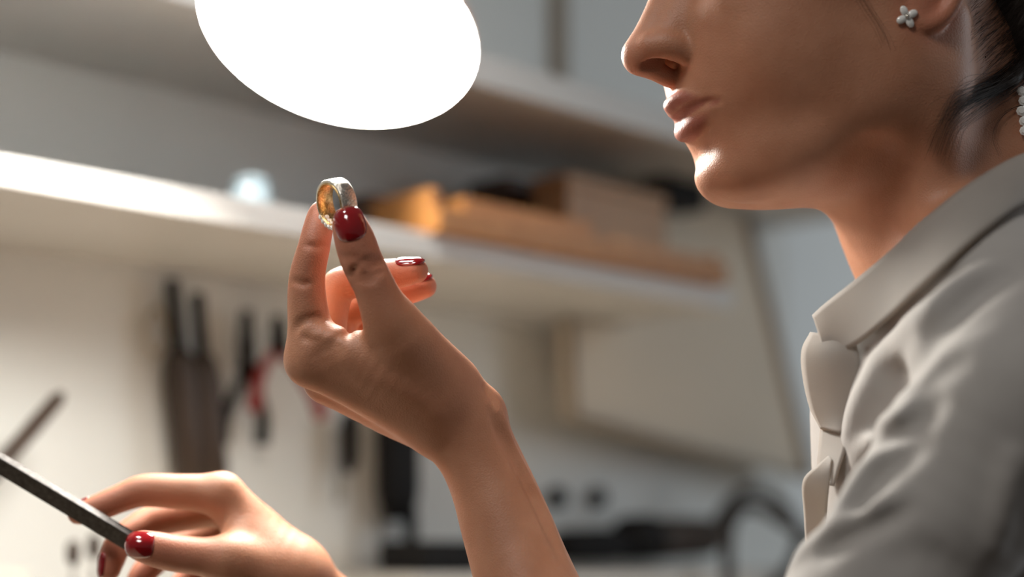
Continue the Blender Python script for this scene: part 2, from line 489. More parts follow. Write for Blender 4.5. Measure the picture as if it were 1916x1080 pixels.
LIP_U2 = Chain([(V3(-17, 88.8, -48.2), 2.2), (V3(-8, 93.6, -48.8), 3.6), (V3(0, 94.6, -49.4), 3.8), (V3(8, 93.6, -48.8), 3.6), (V3(17, 88.8, -48.2), 2.2)])
LIP_L = Chain([(V3(-26, 83.5, -48.5), 1.6), (V3(-16, 87.0, -53.8), 3.5), (V3(-8, 91.0, -57.0), 4.7), (V3(0, 92.2, -58.2), 5.2), (V3(8, 91.0, -57.0), 4.7), (V3(16, 87.0, -53.8), 3.5), (V3(26, 83.5, -48.5), 1.6)])
SEAM = []
PHIL = Crease([(0, 102, -36), (0, 103, -43)], 2.2, 0.8)
EYES = Ell((31, 76.5, 14), (15, 12.5, 10.5))
SOCK = Ell((33, 97, 17), (17, 14, 11))
EAR = [
    (Chain([((67.0, 1, -26), 4.2), ((69, -6, -29), 4.6), ((73, -17, -22), 4.2), ((78, -28, 2), 4.0), ((80, -31, 22), 4.0), ((78, -20, 38), 4.0), ((72, -4, 36), 3.6), ((68, 2, 18), 3.2)]), 4),
    (Ell((69, -6, -18), (4.2, 10, 13)), 5),
    (Ell((72, -15, 10), (3.6, 15, 26)), 5),
    (Ell((68, 4, -4), (4.5, 5, 8)), 3),
]
NECK = Chain([((0, -28, -10), 48), ((0, -30, -80), 48), ((0, -48, -128), 47), ((0, -76, -178), 42)])
SCM = Chain([((54, -24, -22), 9), ((44, -14, -85), 9), ((20, -14, -150), 8)])
NAPE = Chain([((20, -58, -30), 22), ((24, -70, -100), 24), ((28, -84, -150), 25)])
def head_raw(c0):
    x, y, z = c0.x - NOSE_C[0], c0.y - NOSE_C[1], c0.z - NOSE_C[2]
    l = x * HA[0, 0] + y * HA[0, 1] + z * HA[0, 2]
    f = x * HA[1, 0] + y * HA[1, 1] + z * HA[1, 2] + 121.0
    u = x * HA[2, 0] + y * HA[2, 1] + z * HA[2, 2] - 20.0
    c = Pts(l, f, u); c.margin = c0.margin
    m = Pts(np.abs(l), f, u); m.margin = c0.margin
    d = FAR
    for pr, k, mir in HEAD: d = smin(d, pr(m if mir else c), k)
    s = SOCK(m)
    if not isinstance(s, float): d = smax(d, -s, 18)
    d = smin(d, EYES(m), 5)
    d = smin(d, NSIDE(m), 14)
    d = smin(d, NOSE[0](c), 12)
    d = smin(d, NOSE[1](c), 4)
    d = smin(d, ALA(m), 5)
    n = NOSTRIL(m)
    if not isinstance(n, float):
        n2 = NOSTRIL2(m); n = hmin(n, n2)
        d = smax(d, -n, 1.5)
    d = smin(d, LIP_U(c), 4); d = smin(d, LIP_U2(c), 4); d = smin(d, LIP_L(c), 4)
    for q in SEAM: d = d + q(c)
    d = d + PHIL(c)
    nk = smin(smin(NECK(c), SCM(m), 24), NAPE(m), 26)
    d = smin(d, nk, 30)
    e = FAR
    for pr, k in EAR: e = smin(e, pr(m), k)
    d = smin(d, e, 3)
    return d
TORSO = [
    (Chain([(P(1870, 560, 835), 42), (P(1840, 740, 838), 60), (P(1838, 1000, 842), 70), (P(1850, 1500, 850), 74)], axis=ZAX, ratio=1.35), 30),
    (Chain([(P(1825, 490, 812), 31), (P(1860, 580, 770), 32), (P(1905, 740, 707), 34)]), 30),
    (Chain([(P(1905, 740, 705), 36), (P(1668, 1085, 705), 29.5), (P(1230, 1720, 735), 30)], n=4), 16),
    (Chain([(P(1840, 520, 850), 30), (P(1875, 620, 900), 30), (P(1900, 820, 955), 32)]), 26),
    (Chain([(P(1905, 820, 960), 36), (P(1560, 1240, 950), 33), (P(1250, 1600, 930), 32)], n=4), 16),
]
LH_CREASES = []
def crease_on(fn, px, w, depth, lift=0.0, n=3):
    q = hit(fn, px)
    return Crease(q, w, depth, n=n)
for px, w, dp in [
    ([(552, 624), (558, 607), (575, 597), (592, 594), (611, 597)], 1.8, 2.6),          # base of the index finger
    ([(562, 628), (585, 639), (606, 636)], 1.7, 1.7),
    ([(580, 668), (605, 658), (626, 647), (650, 627), (672, 600)], 2.2, 3.0),          # fold of the web
    ([(572, 652), (600, 649), (624, 637), (645, 618)], 1.7, 1.8),
    ([(590, 682), (620, 668), (650, 650)], 2.4, 1.0),
    ([(541, 524), (570, 531), (609, 526)], 1.7, 1.5),
    ([(566, 456), (592, 462), (617, 457)], 1.6, 1.3),
    ([(666, 493), (692, 487), (718, 485)], 1.6, 2.0),                                   # wrinkles over the thumb joint
    ([(636, 499), (665, 503), (690, 500), (722, 494)], 1.6, 2.4),
    ([(644, 511), (670, 516), (698, 513), (724, 505)], 1.6, 2.0),
    ([(655, 524), (682, 527), (710, 521)], 1.7, 1.4),
    ([(634, 478), (655, 482), (674, 479)], 1.6, 0.8),
    ([(912, 755), (930, 800), (962, 865), (1010, 960), (1060, 1070)], 2.6, 2.2),        # beside the wrist tendon
    ([(925, 750), (946, 795), (975, 865), (1025, 965), (1072, 1070)], 2.4, -1.8),
    ([(903, 718), (918, 740), (930, 768)], 1.9, 1.8),
    ([(700, 700), (760, 735), (830, 790)], 5.0, -0.8),
]:
    LH_CREASES.append(crease_on(left_hand_raw, px, w, dp))
_q = c2h(hit(head_raw, [(1264, 228), (1274, 218), (1288, 206), (1304, 197), (1322, 191), (1340, 189), (1350, 189)]))
_q[0] = (0, _q[0][1] + 0.3, _q[0][2])
_m = _q[::-1] * V3(-1, 1, 1)
SEAM.append(Crease([(-16, 83, -68), (-8, 87, -70), (0, 88.5, -70.5), (8, 87, -70), (16, 83, -68)], 6.0, 1.5))
SEAM.append(Crease(np.vstack([_m[:-1], _q]), 1.6, 2.8, fade=0.12))
def body(c):
    h = head_raw(c)
    t = FAR
    for pr, k in TORSO: t = smin(t, pr(c), k)
    d = smin(h, t, 26)
    hl = left_hand_raw(c)
    if not (isinstance(hl, float) and hl >= FAR):
        for cr in LH_CREASES: hl = hl + cr(c)
    d = smin(d, hl, 4)
    d = smin(d, right_hand_raw(c), 4)
    if isinstance(d, float): return np.full(c.x.shape, FAR)
    return d

# skin: warm, slightly translucent; lips and flushed fingertips are the skin's own colour
def skin_material():
    m = bpy.data.materials.new('skin'); m.use_nodes = True
    nt = m.node_tree; b = nt.nodes['Principled BSDF']; L = nt.links.new
    tc = nt.nodes.new('ShaderNodeTexCoord')
    n1 = nt.nodes.new('ShaderNodeTexNoise'); n1.inputs['Scale'].default_value = 55; n1.inputs['Detail'].default_value = 5
    L(tc.outputs['Object'], n1.inputs['Vector'])
    rp = nt.nodes.new('ShaderNodeValToRGB'); e = rp.color_ramp.elements
    e[0].position, e[0].color = 0.32, (0.44, 0.198, 0.112, 1)
    e[1].position, e[1].color = 0.70, (0.52, 0.252, 0.152, 1)
    L(n1.outputs['Fac'], rp.inputs[0])
    at = nt.nodes.new('ShaderNodeAttribute'); at.attribute_name = 'tint'
    sp = nt.nodes.new('ShaderNodeSeparateColor'); L(at.outputs['Color'], sp.inputs[0])
    mx = nt.nodes.new('ShaderNodeMix'); mx.data_type = 'RGBA'
    L(sp.outputs[0], mx.inputs['Factor']); L(rp.outputs[0], mx.inputs['A']); mx.inputs['B'].default_value = (0.36, 0.120, 0.080, 1)
    mf = nt.nodes.new('ShaderNodeMix'); mf.data_type = 'RGBA'
    L(sp.outputs[1], mf.inputs['Factor']); L(mx.outputs['Result'], mf.inputs['A']); mf.inputs['B'].default_value = (0.50, 0.18, 0.11, 1)
    L(mf.outputs['Result'], b.inputs['Base Color'])
    b.inputs['Roughness'].default_value = 0.52
    b.inputs['Specular IOR Level'].default_value = 0.42
    b.inputs['Subsurface Weight'].default_value = 0.28
    b.inputs['Subsurface Radius'].default_value = (1.0, 0.36, 0.18)
    b.inputs['Subsurface Scale'].default_value = 0.0022
    n2 = nt.nodes.new('ShaderNodeTexNoise'); n2.inputs['Scale'].default_value = 900; n2.inputs['Detail'].default_value = 3
    v2 = nt.nodes.new('ShaderNodeTexVoronoi'); v2.inputs['Scale'].default_value = 1100
    L(tc.outputs['Object'], n2.inputs['Vector']); L(tc.outputs['Object'], v2.inputs['Vector'])
    ad = nt.nodes.new('ShaderNodeMath'); ad.operation = 'ADD'; L(n2.outputs['Fac'], ad.inputs[0]); L(v2.outputs['Distance'], ad.inputs[1])
    bp = nt.nodes.new('ShaderNodeBump'); bp.inputs['Strength'].default_value = 0.35; bp.inputs['Distance'].default_value = 0.0003
    L(ad.outputs[0], bp.inputs['Height']); L(bp.outputs[0], b.inputs['Normal'])
    return m
SKIN = skin_material()
NAIL = mat('red_nail_polish', (0.23, 0.004, 0.007), rough=0.12, Coat_Weight=0.6, Coat_Roughness=0.04)
BV, BF = surface(body, (-345, -335, -1000), (345, 222, -640), 1.2)
BV = relax(BV, BF, 1)
person = mesh_obj('person', cam2world(BV), BF, SKIN)
set_props(person, 'woman with pinned-up dark hair studying a ring in her raised hand', 'person')
def tint_person():
    me = person.data
    W = np.empty(len(me.vertices) * 3, np.float32); me.vertices.foreach_get('co', W)
    Pc = world2cam(W.reshape(-1, 3) + np.array(person['wloc']))
    q = c2h(Pc)
    near = (np.abs(q[:, 0]) < 29) & (q[:, 1] > 78) & (q[:, 2] > -66) & (q[:, 2] < -39)
    c = Pts(q[near, 0], q[near, 1], q[near, 2]); c.margin = 1e9
    lip = np.full(len(q), 9.0); lip[near] = np.minimum(np.minimum(LIP_U(c), LIP_U2(c)), LIP_L(c))
    near = (np.abs(q[:, 0]) < 29) & (q[:, 1] > 78) & (q[:, 2] > -66) & (q[:, 2] < -39)
    lipm = np.where(near, np.clip(1.0 - (lip - 0.1) / 0.9, 0, 1), 0)
    sel = np.nonzero(Pc[:, 0] < 30)[0]; Ps = Pc[sel]
    cc = Pts(Ps[:, 0], Ps[:, 1], Ps[:, 2]); cc.margin = 1e9
    fl = np.zeros(len(Pc), np.float32)
    for ch in (LH_INDEX, LH_MID, LH_RING, LH_LITTLE, LH_THUMB, RH_INDEX, RH_MID, RH_RING, RH_LITTLE, RH_THUMB):
        tip = ch.p[-1]
        r = np.linalg.norm(Ps - tip, axis=1)
        on = ch(cc) < 1.5
        fl[sel] = np.maximum(fl[sel], np.where(on, np.clip(1 - (r - 10) / 45, 0, 1), 0))
    nose = np.clip(1 - np.linalg.norm(q - np.array([0, 112, -22]), axis=1) / 22, 0, 1) * 0.5
    ear = np.clip(1 - np.linalg.norm(q - np.array([70, -8, -22]), axis=1) / 24, 0, 1) * 0.9
    fl = np.maximum(np.maximum(fl * 0.8, nose), ear)
    at = me.attributes.new('tint', 'FLOAT_COLOR', 'POINT')
    col = np.stack([lipm, fl, np.zeros_like(fl), np.ones_like(fl)], 1).astype(np.float32)
    at.data.foreach_set('color', col.ravel())
tint_person()

# ---- painted nails, laid on the fingertips
def nail(center, normal, axis, length, width, label=None, lift=0.35, square=3.2, tip=0.5):
    """center near the surface (camera frame), normal outwards, axis towards the fingertip"""
    n = np.asarray(normal, float); n /= np.linalg.norm(n)
    a = np.asarray(axis, float); a -= n * (a @ n); a /= np.linalg.norm(a)
    s = np.cross(a, n)
    NU, NV = 15, 15
    U, Vv = np.meshgrid(np.linspace(-1, 1, NU), np.linspace(-1, 1, NV), indexing='ij')
    # square to disc-like superellipse
    k = (np.abs(U) ** square + np.abs(Vv) ** square) ** (1 / square)
    m = np.maximum(np.abs(U), np.abs(Vv)); sc = np.where(k > 1e-6, m / np.maximum(k, 1e-6), 1)
    uu, vv = U * sc, Vv * sc
    rr = np.clip(m, 0, 1).ravel()
    base = center + uu.ravel()[:, None] * a * length / 2 + vv.ravel()[:, None] * s * width / 2
    o = base + n * 12
    q = march(body, o, -n, 0, 30, 40)
    dep = (q - base) @ n
    ok = dep > -6.5
    # where the finger ends the nail goes on along a smooth curve
    fit = np.polyfit((vv.ravel()[ok]) ** 2, dep[ok] + 0.0 * rr[ok], 1)
    A = np.stack([np.ones(ok.sum()), uu.ravel()[ok], uu.ravel()[ok] ** 2, vv.ravel()[ok] ** 2, vv.ravel()[ok]], 1)
    co = np.linalg.lstsq(A, dep[ok], rcond=None)[0]
    model = co[0] + co[1] * uu.ravel() + co[2] * uu.ravel() ** 2 + co[3] * vv.ravel() ** 2 + co[4] * vv.ravel()
    top = base + n * (np.maximum(model, np.where(ok, dep, -99) * 0.5 + model * 0.5) + lift + 0.35 * (1 - rr ** 4))[:, None]
    bot = base + n * (model - 1.2)[:, None]
    V = np.vstack([top, bot]); N = NU * NV
    F = []
    for i in range(NU - 1):
        for j in range(NV - 1):
            p = i * NV + j
            F.append((p, p + NV, p + NV + 1, p + 1)); F.append((N + p, N + p + 1, N + p + NV + 1, N + p + NV))
    rim = [i * NV for i in range(NU)] + [(NU - 1) * NV + j for j in range(1, NV)] + [i * NV + NV - 1 for i in range(NU - 2, -1, -1)] + [j for j in range(NV - 2, 0, -1)]
    for i in range(len(rim)):
        p, r2 = rim[i], rim[(i + 1) % len(rim)]
        F.append((p, N + p, N + r2, r2))
    bm_fix = mesh_obj('fingernail', cam2world(V), F, NAIL, person)
    bm = bmesh.new(); bm.from_mesh(bm_fix.data); bmesh.ops.recalc_face_normals(bm, faces=bm.faces); bm.to_mesh(bm_fix.data); bm.free()
    for p in bm_fix.data.polygons: p.use_smooth = True
    if label: bm_fix['label'] = label
    return bm_fix
nail(P(655, 420, 801), (0.10, 0.10, 1.0), (-0.22, 1, 0.0), 16.6, 14.6, 'glossy dark red thumbnail')
def nail_on(ch, normal, t0, t1, half, label):
    """a nail wrapped round the end of a finger: t0..t1 mm measured from the last joint point towards the tip"""
    n0 = np.asarray(normal, float)
    end, rE = ch.p[-1], ch.r[-1]
    a = ch.p[-1] - ch.p[-4]; a /= np.linalg.norm(a)
    n = n0 - a * (n0 @ a); n /= np.linalg.norm(n); s = np.cross(a, n)
    seg = np.linalg.norm(np.diff(ch.p, axis=0), axis=1); arc = np.concatenate([[0], np.cumsum(seg)]) - seg.sum()
    NU, NV = 13, 13; V = []
    for lay in (0.75, -0.6):
        for i in range(NU):
            for j in range(NV):
                u, v = -1 + 2 * i / (NU - 1), -1 + 2 * j / (NV - 1)
                k = (abs(u) ** 3 + abs(v) ** 3) ** (1 / 3); m = max(abs(u), abs(v)); f = m / k if k > 1e-6 else 1
                u2, v2 = u * f, v * f
                t = t0 + (t1 - t0) * (u2 + 1) / 2
                r = float(np.interp(t, arc, ch.r)) if t < 0 else math.sqrt(max(rE * rE - t * t * 0.55, 1.0))
                cen = np.array([np.interp(t, arc, ch.p[:, k_]) for k_ in range(3)]) if t < 0 else end + a * t
                ph = v2 * half
                q = cen + (n * math.cos(ph) + s * math.sin(ph)) * (r + (lay - 0.45 * m ** 3 if lay > 0 else lay))
                V.append(q)
    N = NU * NV; F = []
    for i in range(NU - 1):
        for j in range(NV - 1):
            p = i * NV + j
            F.append((p, p + NV, p + NV + 1, p + 1)); F.append((N + p, N + p + 1, N + p + NV + 1, N + p + NV))
    rim = [i * NV for i in range(NU)] + [(NU - 1) * NV + j for j in range(1, NV)] + [i * NV + NV - 1 for i in range(NU - 2, -1, -1)] + [j for j in range(NV - 2, 0, -1)]
    for i in range(len(rim)):
        p, r2 = rim[i], rim[(i + 1) % len(rim)]; F.append((p, N + p, N + r2, r2))
    o = mesh_obj('fingernail', cam2world(np.array(V)), F, NAIL, person)
    bm = bmesh.new(); bm.from_mesh(o.data); bmesh.ops.recalc_face_normals(bm, faces=bm.faces); bm.to_mesh(o.data); bm.free()
    for p in o.data.polygons: p.use_smooth = True
    o['label'] = label
nail_on(LH_MID, (0.1, 1.0, 0.42), -8.5, 5.8, 0.80, 'glossy dark red fingernail')
nail_on(LH_RING, (0.2, 1.0, 0.45), -7.5, 5.5, 0.80, 'glossy dark red fingernail')
nail(P(259, 1019, 857), (-0.10, 0.22, 1.0), (-1, 0.02, -0.05), 15.0, 13.6, 'glossy dark red thumbnail', lift=0.8)
nail_on(RH_MID, (-1.0, 0.0, 0.55), -8, 5.4, 0.85, 'dark red fingernail in shade')
nail_on(RH_INDEX, (-0.2, 1.0, -0.3), -8, 5.2, 0.85, 'dark red fingernail behind the file')

# ---- hair pinned up at the back of the head
HAIR = mat('dark_brown_hair', (0.032, 0.019, 0.012), rough=0.55, Specular_IOR_Level=0.35)
HAIRBASE = Ell((0, -8, 54), (78, 97, 80)); HAIRBUN = Ell((0, -120, 22), (42, 36, 40)); HAIRNAPE = Ell((0, -97, -26), (50, 44, 48))
LOCK = Chain([(q, r) for q, r in zip(hit(body, [(1935, 105), (1900, 140), (1862, 168), (1822, 186), (1792, 204), (1776, 226)], 640, 950) - V3(0, 0, 1.4), (6, 4.6, 2.8, 1.6, 0.9, 0.5))], n=4)
def hair_field(c0):
    x, y, z = c0.x - NOSE_C[0], c0.y - NOSE_C[1], c0.z - NOSE_C[2]
    f32 = HA.astype(np.float32)
    l = x * f32[0, 0] + y * f32[0, 1] + z * f32[0, 2]
    f = x * f32[1, 0] + y * f32[1, 1] + z * f32[1, 2] + 121.0
    u = x * f32[2, 0] + y * f32[2, 1] + z * f32[2, 2] - 20.0
    c = Pts(l, f, u); c.margin = 1e9
    d = smin(HAIRBASE(c), HAIRBUN(c), 25)
    cut = (0.857 * f + 2.0 - u) * 0.76 + np.sin(l * 0.5) * 1.2
    d = smax(d, cut, 10)
    d = smin(d, HAIRNAPE(c), 20)
    lk = LOCK(c0)
    d = smin(d, lk, 4)
    ang = np.arctan2(u - 30, f + 100)
    return d + np.sin(ang * 60 + l * 0.25) * 0.5
corners = np.array([h2c(l, f, u) for l in (-85, 85) for f in (-165, 100) for u in (-85, 140)])
HV, HF = surface(hair_field, corners.min(0), corners.max(0), 1.8)
hair = mesh_obj('hair', cam2world(HV), HF, HAIR, person)
hair['label'] = 'dark brown hair pinned up at the back'
rng = random.Random(4)
mb = MB()
def strand(pts, r0=0.12, r1=0.05, n=6):
    q = spline(pts, n); m = len(q)
    mb.tube(cam2world(q), [(r0 + (r1 - r0) * i / (m - 1)) * 0.001 for i in range(m)], seg=4, cap=False)
both = lambda c: np.minimum(body(c), hair_field(c))
starts, jobs = [], []
for k in range(420):                                   # combed-up strands along the nape
    t = rng.random()
    x0 = 1800 + 110 * t + rng.gauss(0, 16); y0 = 10 + 200 * t ** 1.2 + rng.gauss(0, 22)
    starts.append((x0, y0))
jobs += starts + [(x + 45 + rng.gauss(0, 6), y - 42 + rng.gauss(0, 7)) for x, y in starts] + [(x + 95 + rng.gauss(0, 8), y - 100 + rng.gauss(0, 10)) for x, y in starts]
wisps = []
def wisp(px, lift, r):
    wisps.append((len(jobs), len(px), lift, r)); jobs.extend(px)
for j in range(240):                                   # loose lock under the ear
    dx, dy = rng.gauss(0, 17), rng.gauss(0, 12); e = rng.random() ** 1.6
    pts = [(1915 + dx, 125 + dy), (1860 + dx, 165 + dy), (1800 + dx, 195 + dy * 1.5), (1772 + dx * .8, 232 + dy), (1752 + dx * .9, 285 + dy)]
    wisp(pts[:3 + int(3 * e)], 1.0 + rng.random() * 2, 0.05 + 0.05 * rng.random())
for j in range(4):                                     # thin curl against the neck
    dx, dy = rng.gauss(0, 2), rng.gauss(0, 2)
    wisp([(1916 + dx, 196 + dy), (1888 + dx, 206 + dy), (1866 + dx, 228 + dy), (1858 + dx, 258 + dy), (1870 + dx, 290 + dy)], 1.2 + rng.random(), 0.10)
for j in range(12):                                    # sideburn
    dx, dy = rng.gauss(0, 7), rng.gauss(0, 8)
    wisp([(1598 + dx, -30 + dy), (1622 + dx, 15 + dy), (1645 + dx, 50 + dy), (1660 + dx, 85 + dy)], 0.5, 0.035)
H = hit(both, jobs, 640, 950)
for a, b_, c_ in zip(H[:420], H[420:840], H[840:1260]):
    if -c_[2] > 880 or -b_[2] > 880 or abs(a[2] - b_[2]) > 30: continue
    out = np.array([0, 0, 1.0])
    strand([a + out * 0.1, b_ + out * (1.0 + rng.random() * 1.5), c_ + out * (1.5 + rng.random() * 2.5)], 0.05, 0.11, 5)
for i0, n_, lift, r in wisps:
    q = H[i0:i0 + n_].copy(); q = q[-q[:, 2] < 900]
    if len(q) > 2: strand(q + np.array([0, 0, lift]), r, 0.03, 6)
def face_pts(pts): return [h2c(*q) for q in pts]
for sg in (-1, 1):
    brow = spline([(sg * 12, 96, 33), (sg * 24, 95, 38), (sg * 38, 86, 40), (sg * 50, 70, 35)], 10)
    lash = spline([(sg * 18, 86, 8), (sg * 25, 91, 6), (sg * 33, 91, 5), (sg * 41, 86, 6), (sg * 46, 79, 8)], 8)
    alls = np.vstack([brow, lash]); o_ = np.array([h2c(*(q + V3(0, 25, 0))) for q in alls])
    hits = march(body, o_, np.broadcast_to(-HA[1], o_.shape), 0, 45, 30)
    bq, lq = hits[:len(brow)], hits[len(brow):]
    for i in range(1, len(bq) - 3):
        for k in range(5):
            o_ = np.array([rng.gauss(0, .5), rng.gauss(0, 1.1), rng.gauss(0, .5)])
            strand([bq[i] + o_ + HA[1] * 0.2, (bq[i] + bq[i + 3]) / 2 + o_ + HA[1] * 0.9, bq[i + 3] + o_ + HA[1] * 0.4], 0.09, 0.05, 3)
    for i in range(1, len(lq) - 1):
        strand([lq[i], lq[i] + HA[1] * 4 - HA[2] * 2.5, lq[i] + HA[1] * 8 - HA[2] * 2.0], 0.09, 0.03, 3)
st = mb.build('loose_strands', HAIR, person)
st['kind'] = 'stuff'; st['label'] = 'fine loose strands of dark hair'

# ---- shirt
def cloth_material(name, c1, c2, trans):
    m = mat(name, c1, rough=0.78, Specular_IOR_Level=0.25, Sheen_Weight=0.15)
    noise_color(m, c1, c2, scale=30, detail=3, bump=0.25, bump_scale=1400, dist=0.0003)
    if trans:
        nt = m.node_tree; b = nt.nodes['Principled BSDF']
        tr = nt.nodes.new('ShaderNodeBsdfTranslucent'); tr.inputs[0].default_value = (0.75, 0.62, 0.47, 1)
        mx = nt.nodes.new('ShaderNodeMixShader'); mx.inputs[0].default_value = trans
        nt.links.new(b.outputs[0], mx.inputs[1]); nt.links.new(tr.outputs[0], mx.inputs[2])
        nt.links.new(mx.outputs[0], nt.nodes['Material Output'].inputs['Surface'])
    return m
CLOTH = cloth_material('pale_cotton', (0.355, 0.335, 0.32), (0.40, 0.38, 0.36), 0.0)
CLOTH_T = cloth_material('pale_cotton_single_layer', (0.40, 0.38, 0.36), (0.45, 0.43, 0.405), 0.35)
SHIRT = [
    (Chain([(P(1800, 640, 838), 70), (P(1818, 760, 838), 77), (P(1832, 900, 840), 80), (P(1840, 1100, 842), 82), (P(1850, 1500, 850), 86)], axis=ZAX, ratio=1.38), 30),
    (Chain([(P(1835, 490, 800), 38), (P(1882, 595, 745), 42), (P(1908, 745, 705), 43)]), 26),
    (Chain([(P(1908, 745, 705), 44), (P(1795, 915, 704), 39.5), (P(1670, 1085, 705), 36), (P(1400, 1475, 722), 35)], n=4), 20),
    (Chain([(P(1850, 500, 850), 38), (P(1885, 600, 900), 42), (P(1905, 820, 960), 43)]), 26),
    (Chain([(P(1905, 820, 960), 43), (P(1640, 1150, 952), 41), (P(1460, 1360, 944), 40)], n=4), 22),
]
FOLDS = []
def shirt_base(c):
    t = FAR
    for pr, k in SHIRT: t = smin(t, pr(c), k)
    if isinstance(t, float): return np.full(c.x.shape, FAR)
    return t
CUT_P = P(1600, 525, 790); CUT_N = np.cross(P(1830, 334, 766) - CUT_P, P(1560, 566, 862) - CUT_P); CUT_N /= np.linalg.norm(CUT_N)
if CUT_N @ (h2c(0, 0, 0) - CUT_P) < 0: CUT_N = -CUT_N
NKA = h2c(0, -36, -95); NKD = h2c(0, -76, -178) - NKA; NKD /= np.linalg.norm(NKD)
def shirt_field(c):
    t = shirt_base(c)
    g = (c.x - CUT_P[0]) * CUT_N[0] + (c.y - CUT_P[1]) * CUT_N[1] + (c.z - CUT_P[2]) * CUT_N[2] + 7.0
    x, y, z = c.x - NKA[0], c.y - NKA[1], c.z - NKA[2]
    w = x * NKD[0] + y * NKD[1] + z * NKD[2]
    r = np.sqrt(np.maximum((x - w * NKD[0]) ** 2 + (y - w * NKD[1]) ** 2 + (z - w * NKD[2]) ** 2, 0))
    t = smax(t, np.minimum(g, 92.0 - r), 3)
    for f in FOLDS: t = t + f(c)
    return t
for px, w, dp in [
    ([(1862, 492), (1791, 539), (1732, 593), (1672, 658), (1634, 717), (1604, 776), (1580, 850)], 6.4, -9.4),
    ([(1910, 508), (1835, 540), (1782, 588), (1738, 636), (1695, 692), (1662, 760)], 7.4, 8.7),
    ([(1800, 500), (1745, 535), (1690, 580)], 4.1, 3.8),
    ([(1780, 480), (1730, 520), (1670, 575), (1630, 620)], 4.6, -3.2),
    ([(1705, 754), (1664, 790), (1624, 832), (1596, 880)], 4.6, -5.2),
    ([(1765, 742), (1720, 785), (1670, 822), (1628, 862)], 5.5, 6.1),
    ([(1700, 812), (1650, 848), (1614, 890), (1576, 955), (1556, 990)], 5.1, -6.7),
    ([(1745, 822), (1690, 855), (1648, 890), (1612, 945), (1590, 975)], 5.1, 6.4),
    ([(1700, 918), (1640, 950), (1570, 986), (1510, 1030), (1475, 1075)], 4.6, -5.8),
    ([(1710, 944), (1640, 980), (1575, 1012), (1530, 1045)], 4.6, 4.6),
    ([(1812, 668), (1755, 700), (1715, 745)], 5.5, 2.6),
    ([(1850, 600), (1800, 615), (1760, 640)], 5.5, 1.7),
    ([(1800, 1075), (1720, 1040), (1650, 1050)], 8.3, 2.9),
    ([(1905, 830), (1880, 930), (1850, 1060)], 5.5, -4.3),
]:
    FOLDS.append(Crease(hit(shirt_base, px, 500, 1000), w, dp, n=3))
SV, SF = surface(shirt_field, (40, -360, -1040), (400, 120, -620), 2.0)
SV = relax(SV, SF, 1)
shirt = mesh_obj('shirt', cam2world(SV), SF, CLOTH, person)
shirt['label'] = 'pale grey cotton shirt with long folds at the shoulder'
def sheet(name, A, B, material, thick=0.8, bulge=0.0, nu=6, nv=10, parent=None, wave=0.0):
    """a strip of cloth between two edges (lists of camera-frame points), given a thickness"""
    A, B = spline(A, nu), spline(B, nu); n = len(A)
    V = []
    for i in range(n):
        for j in range(nv + 1):
            t = j / nv
            p = A[i] * (1 - t) + B[i] * t
            p = p + np.array([0, 0, 1.0]) * (bulge * 4 * t * (1 - t) + wave * math.sin(i * 0.9 + t * 3))
            V.append(p)
    F = [(i * (nv + 1) + j, (i + 1) * (nv + 1) + j, (i + 1) * (nv + 1) + j + 1, i * (nv + 1) + j + 1) for i in range(n - 1) for j in range(nv)]
    o = mesh_obj(name, cam2world(np.array(V)), F, material, parent)
    md = o.modifiers.new('cloth_thickness', 'SOLIDIFY'); md.thickness = thick * 0.001; md.offset = 0
    return o
T = [(1521, 590, 808), (1545, 568, 800), (1600, 525, 786), (1650, 484, 776), (1700, 440, 768), (1760, 386, 762), (1830, 334, 764), (1916, 288, 775), (1985, 280, 805), (2035, 300, 850), (2020, 345, 900), (1930, 420, 925), (1780, 500, 920), (1650, 560, 890)]
B_ = [(1545, 672, 802), (1572, 661, 795), (1612, 639, 780), (1660, 598, 761), (1706, 553, 738), (1768, 496, 720), (1842, 430, 724), (1916, 380, 744), (2000, 365, 775), (2070, 390, 850), (2050, 440, 915), (1940, 500, 950), (1780, 570, 945), (1650, 620, 905)]
collar = sheet('collar', [P(*q) for q in T], [P(*q) for q in B_], CLOTH_T, 1.1, bulge=2.0, nu=7, nv=10, parent=shirt)
# button placket standing open below the collar
sheet('placket', [P(1517, 622, 812), P(1501, 655, 812), P(1502, 700, 813), P(1515, 760, 815), P(1536, 802, 816)],
      [P(1600, 632, 788), P(1607, 672, 786), P(1610, 715, 787), P(1600, 765, 790), P(1572, 812, 797)], CLOTH_T, 0.9, bulge=3.0, nu=6, nv=10, parent=shirt)
sheet('placket', [P(1536, 800, 818), P(1533, 835, 818), P(1531, 872, 816), P(1540, 905, 812)],
      [P(1595, 780, 790), P(1585, 830, 792), P(1572, 870, 794), P(1560, 910, 798)], CLOTH_T, 0.9, bulge=1.5, nu=6, nv=8, parent=shirt)
sheet('placket', [P(1553, 852, 806), P(1530, 872, 806), P(1503, 900, 808), P(1505, 960, 812), P(1509, 1030, 816)],
      [P(1556, 862, 800), P(1552, 900, 800), P(1549, 935, 802), P(1544, 985, 806), P(1530, 1035, 810)], CLOTH_T, 0.9, bulge=1.0, nu=6, nv=8, parent=shirt)

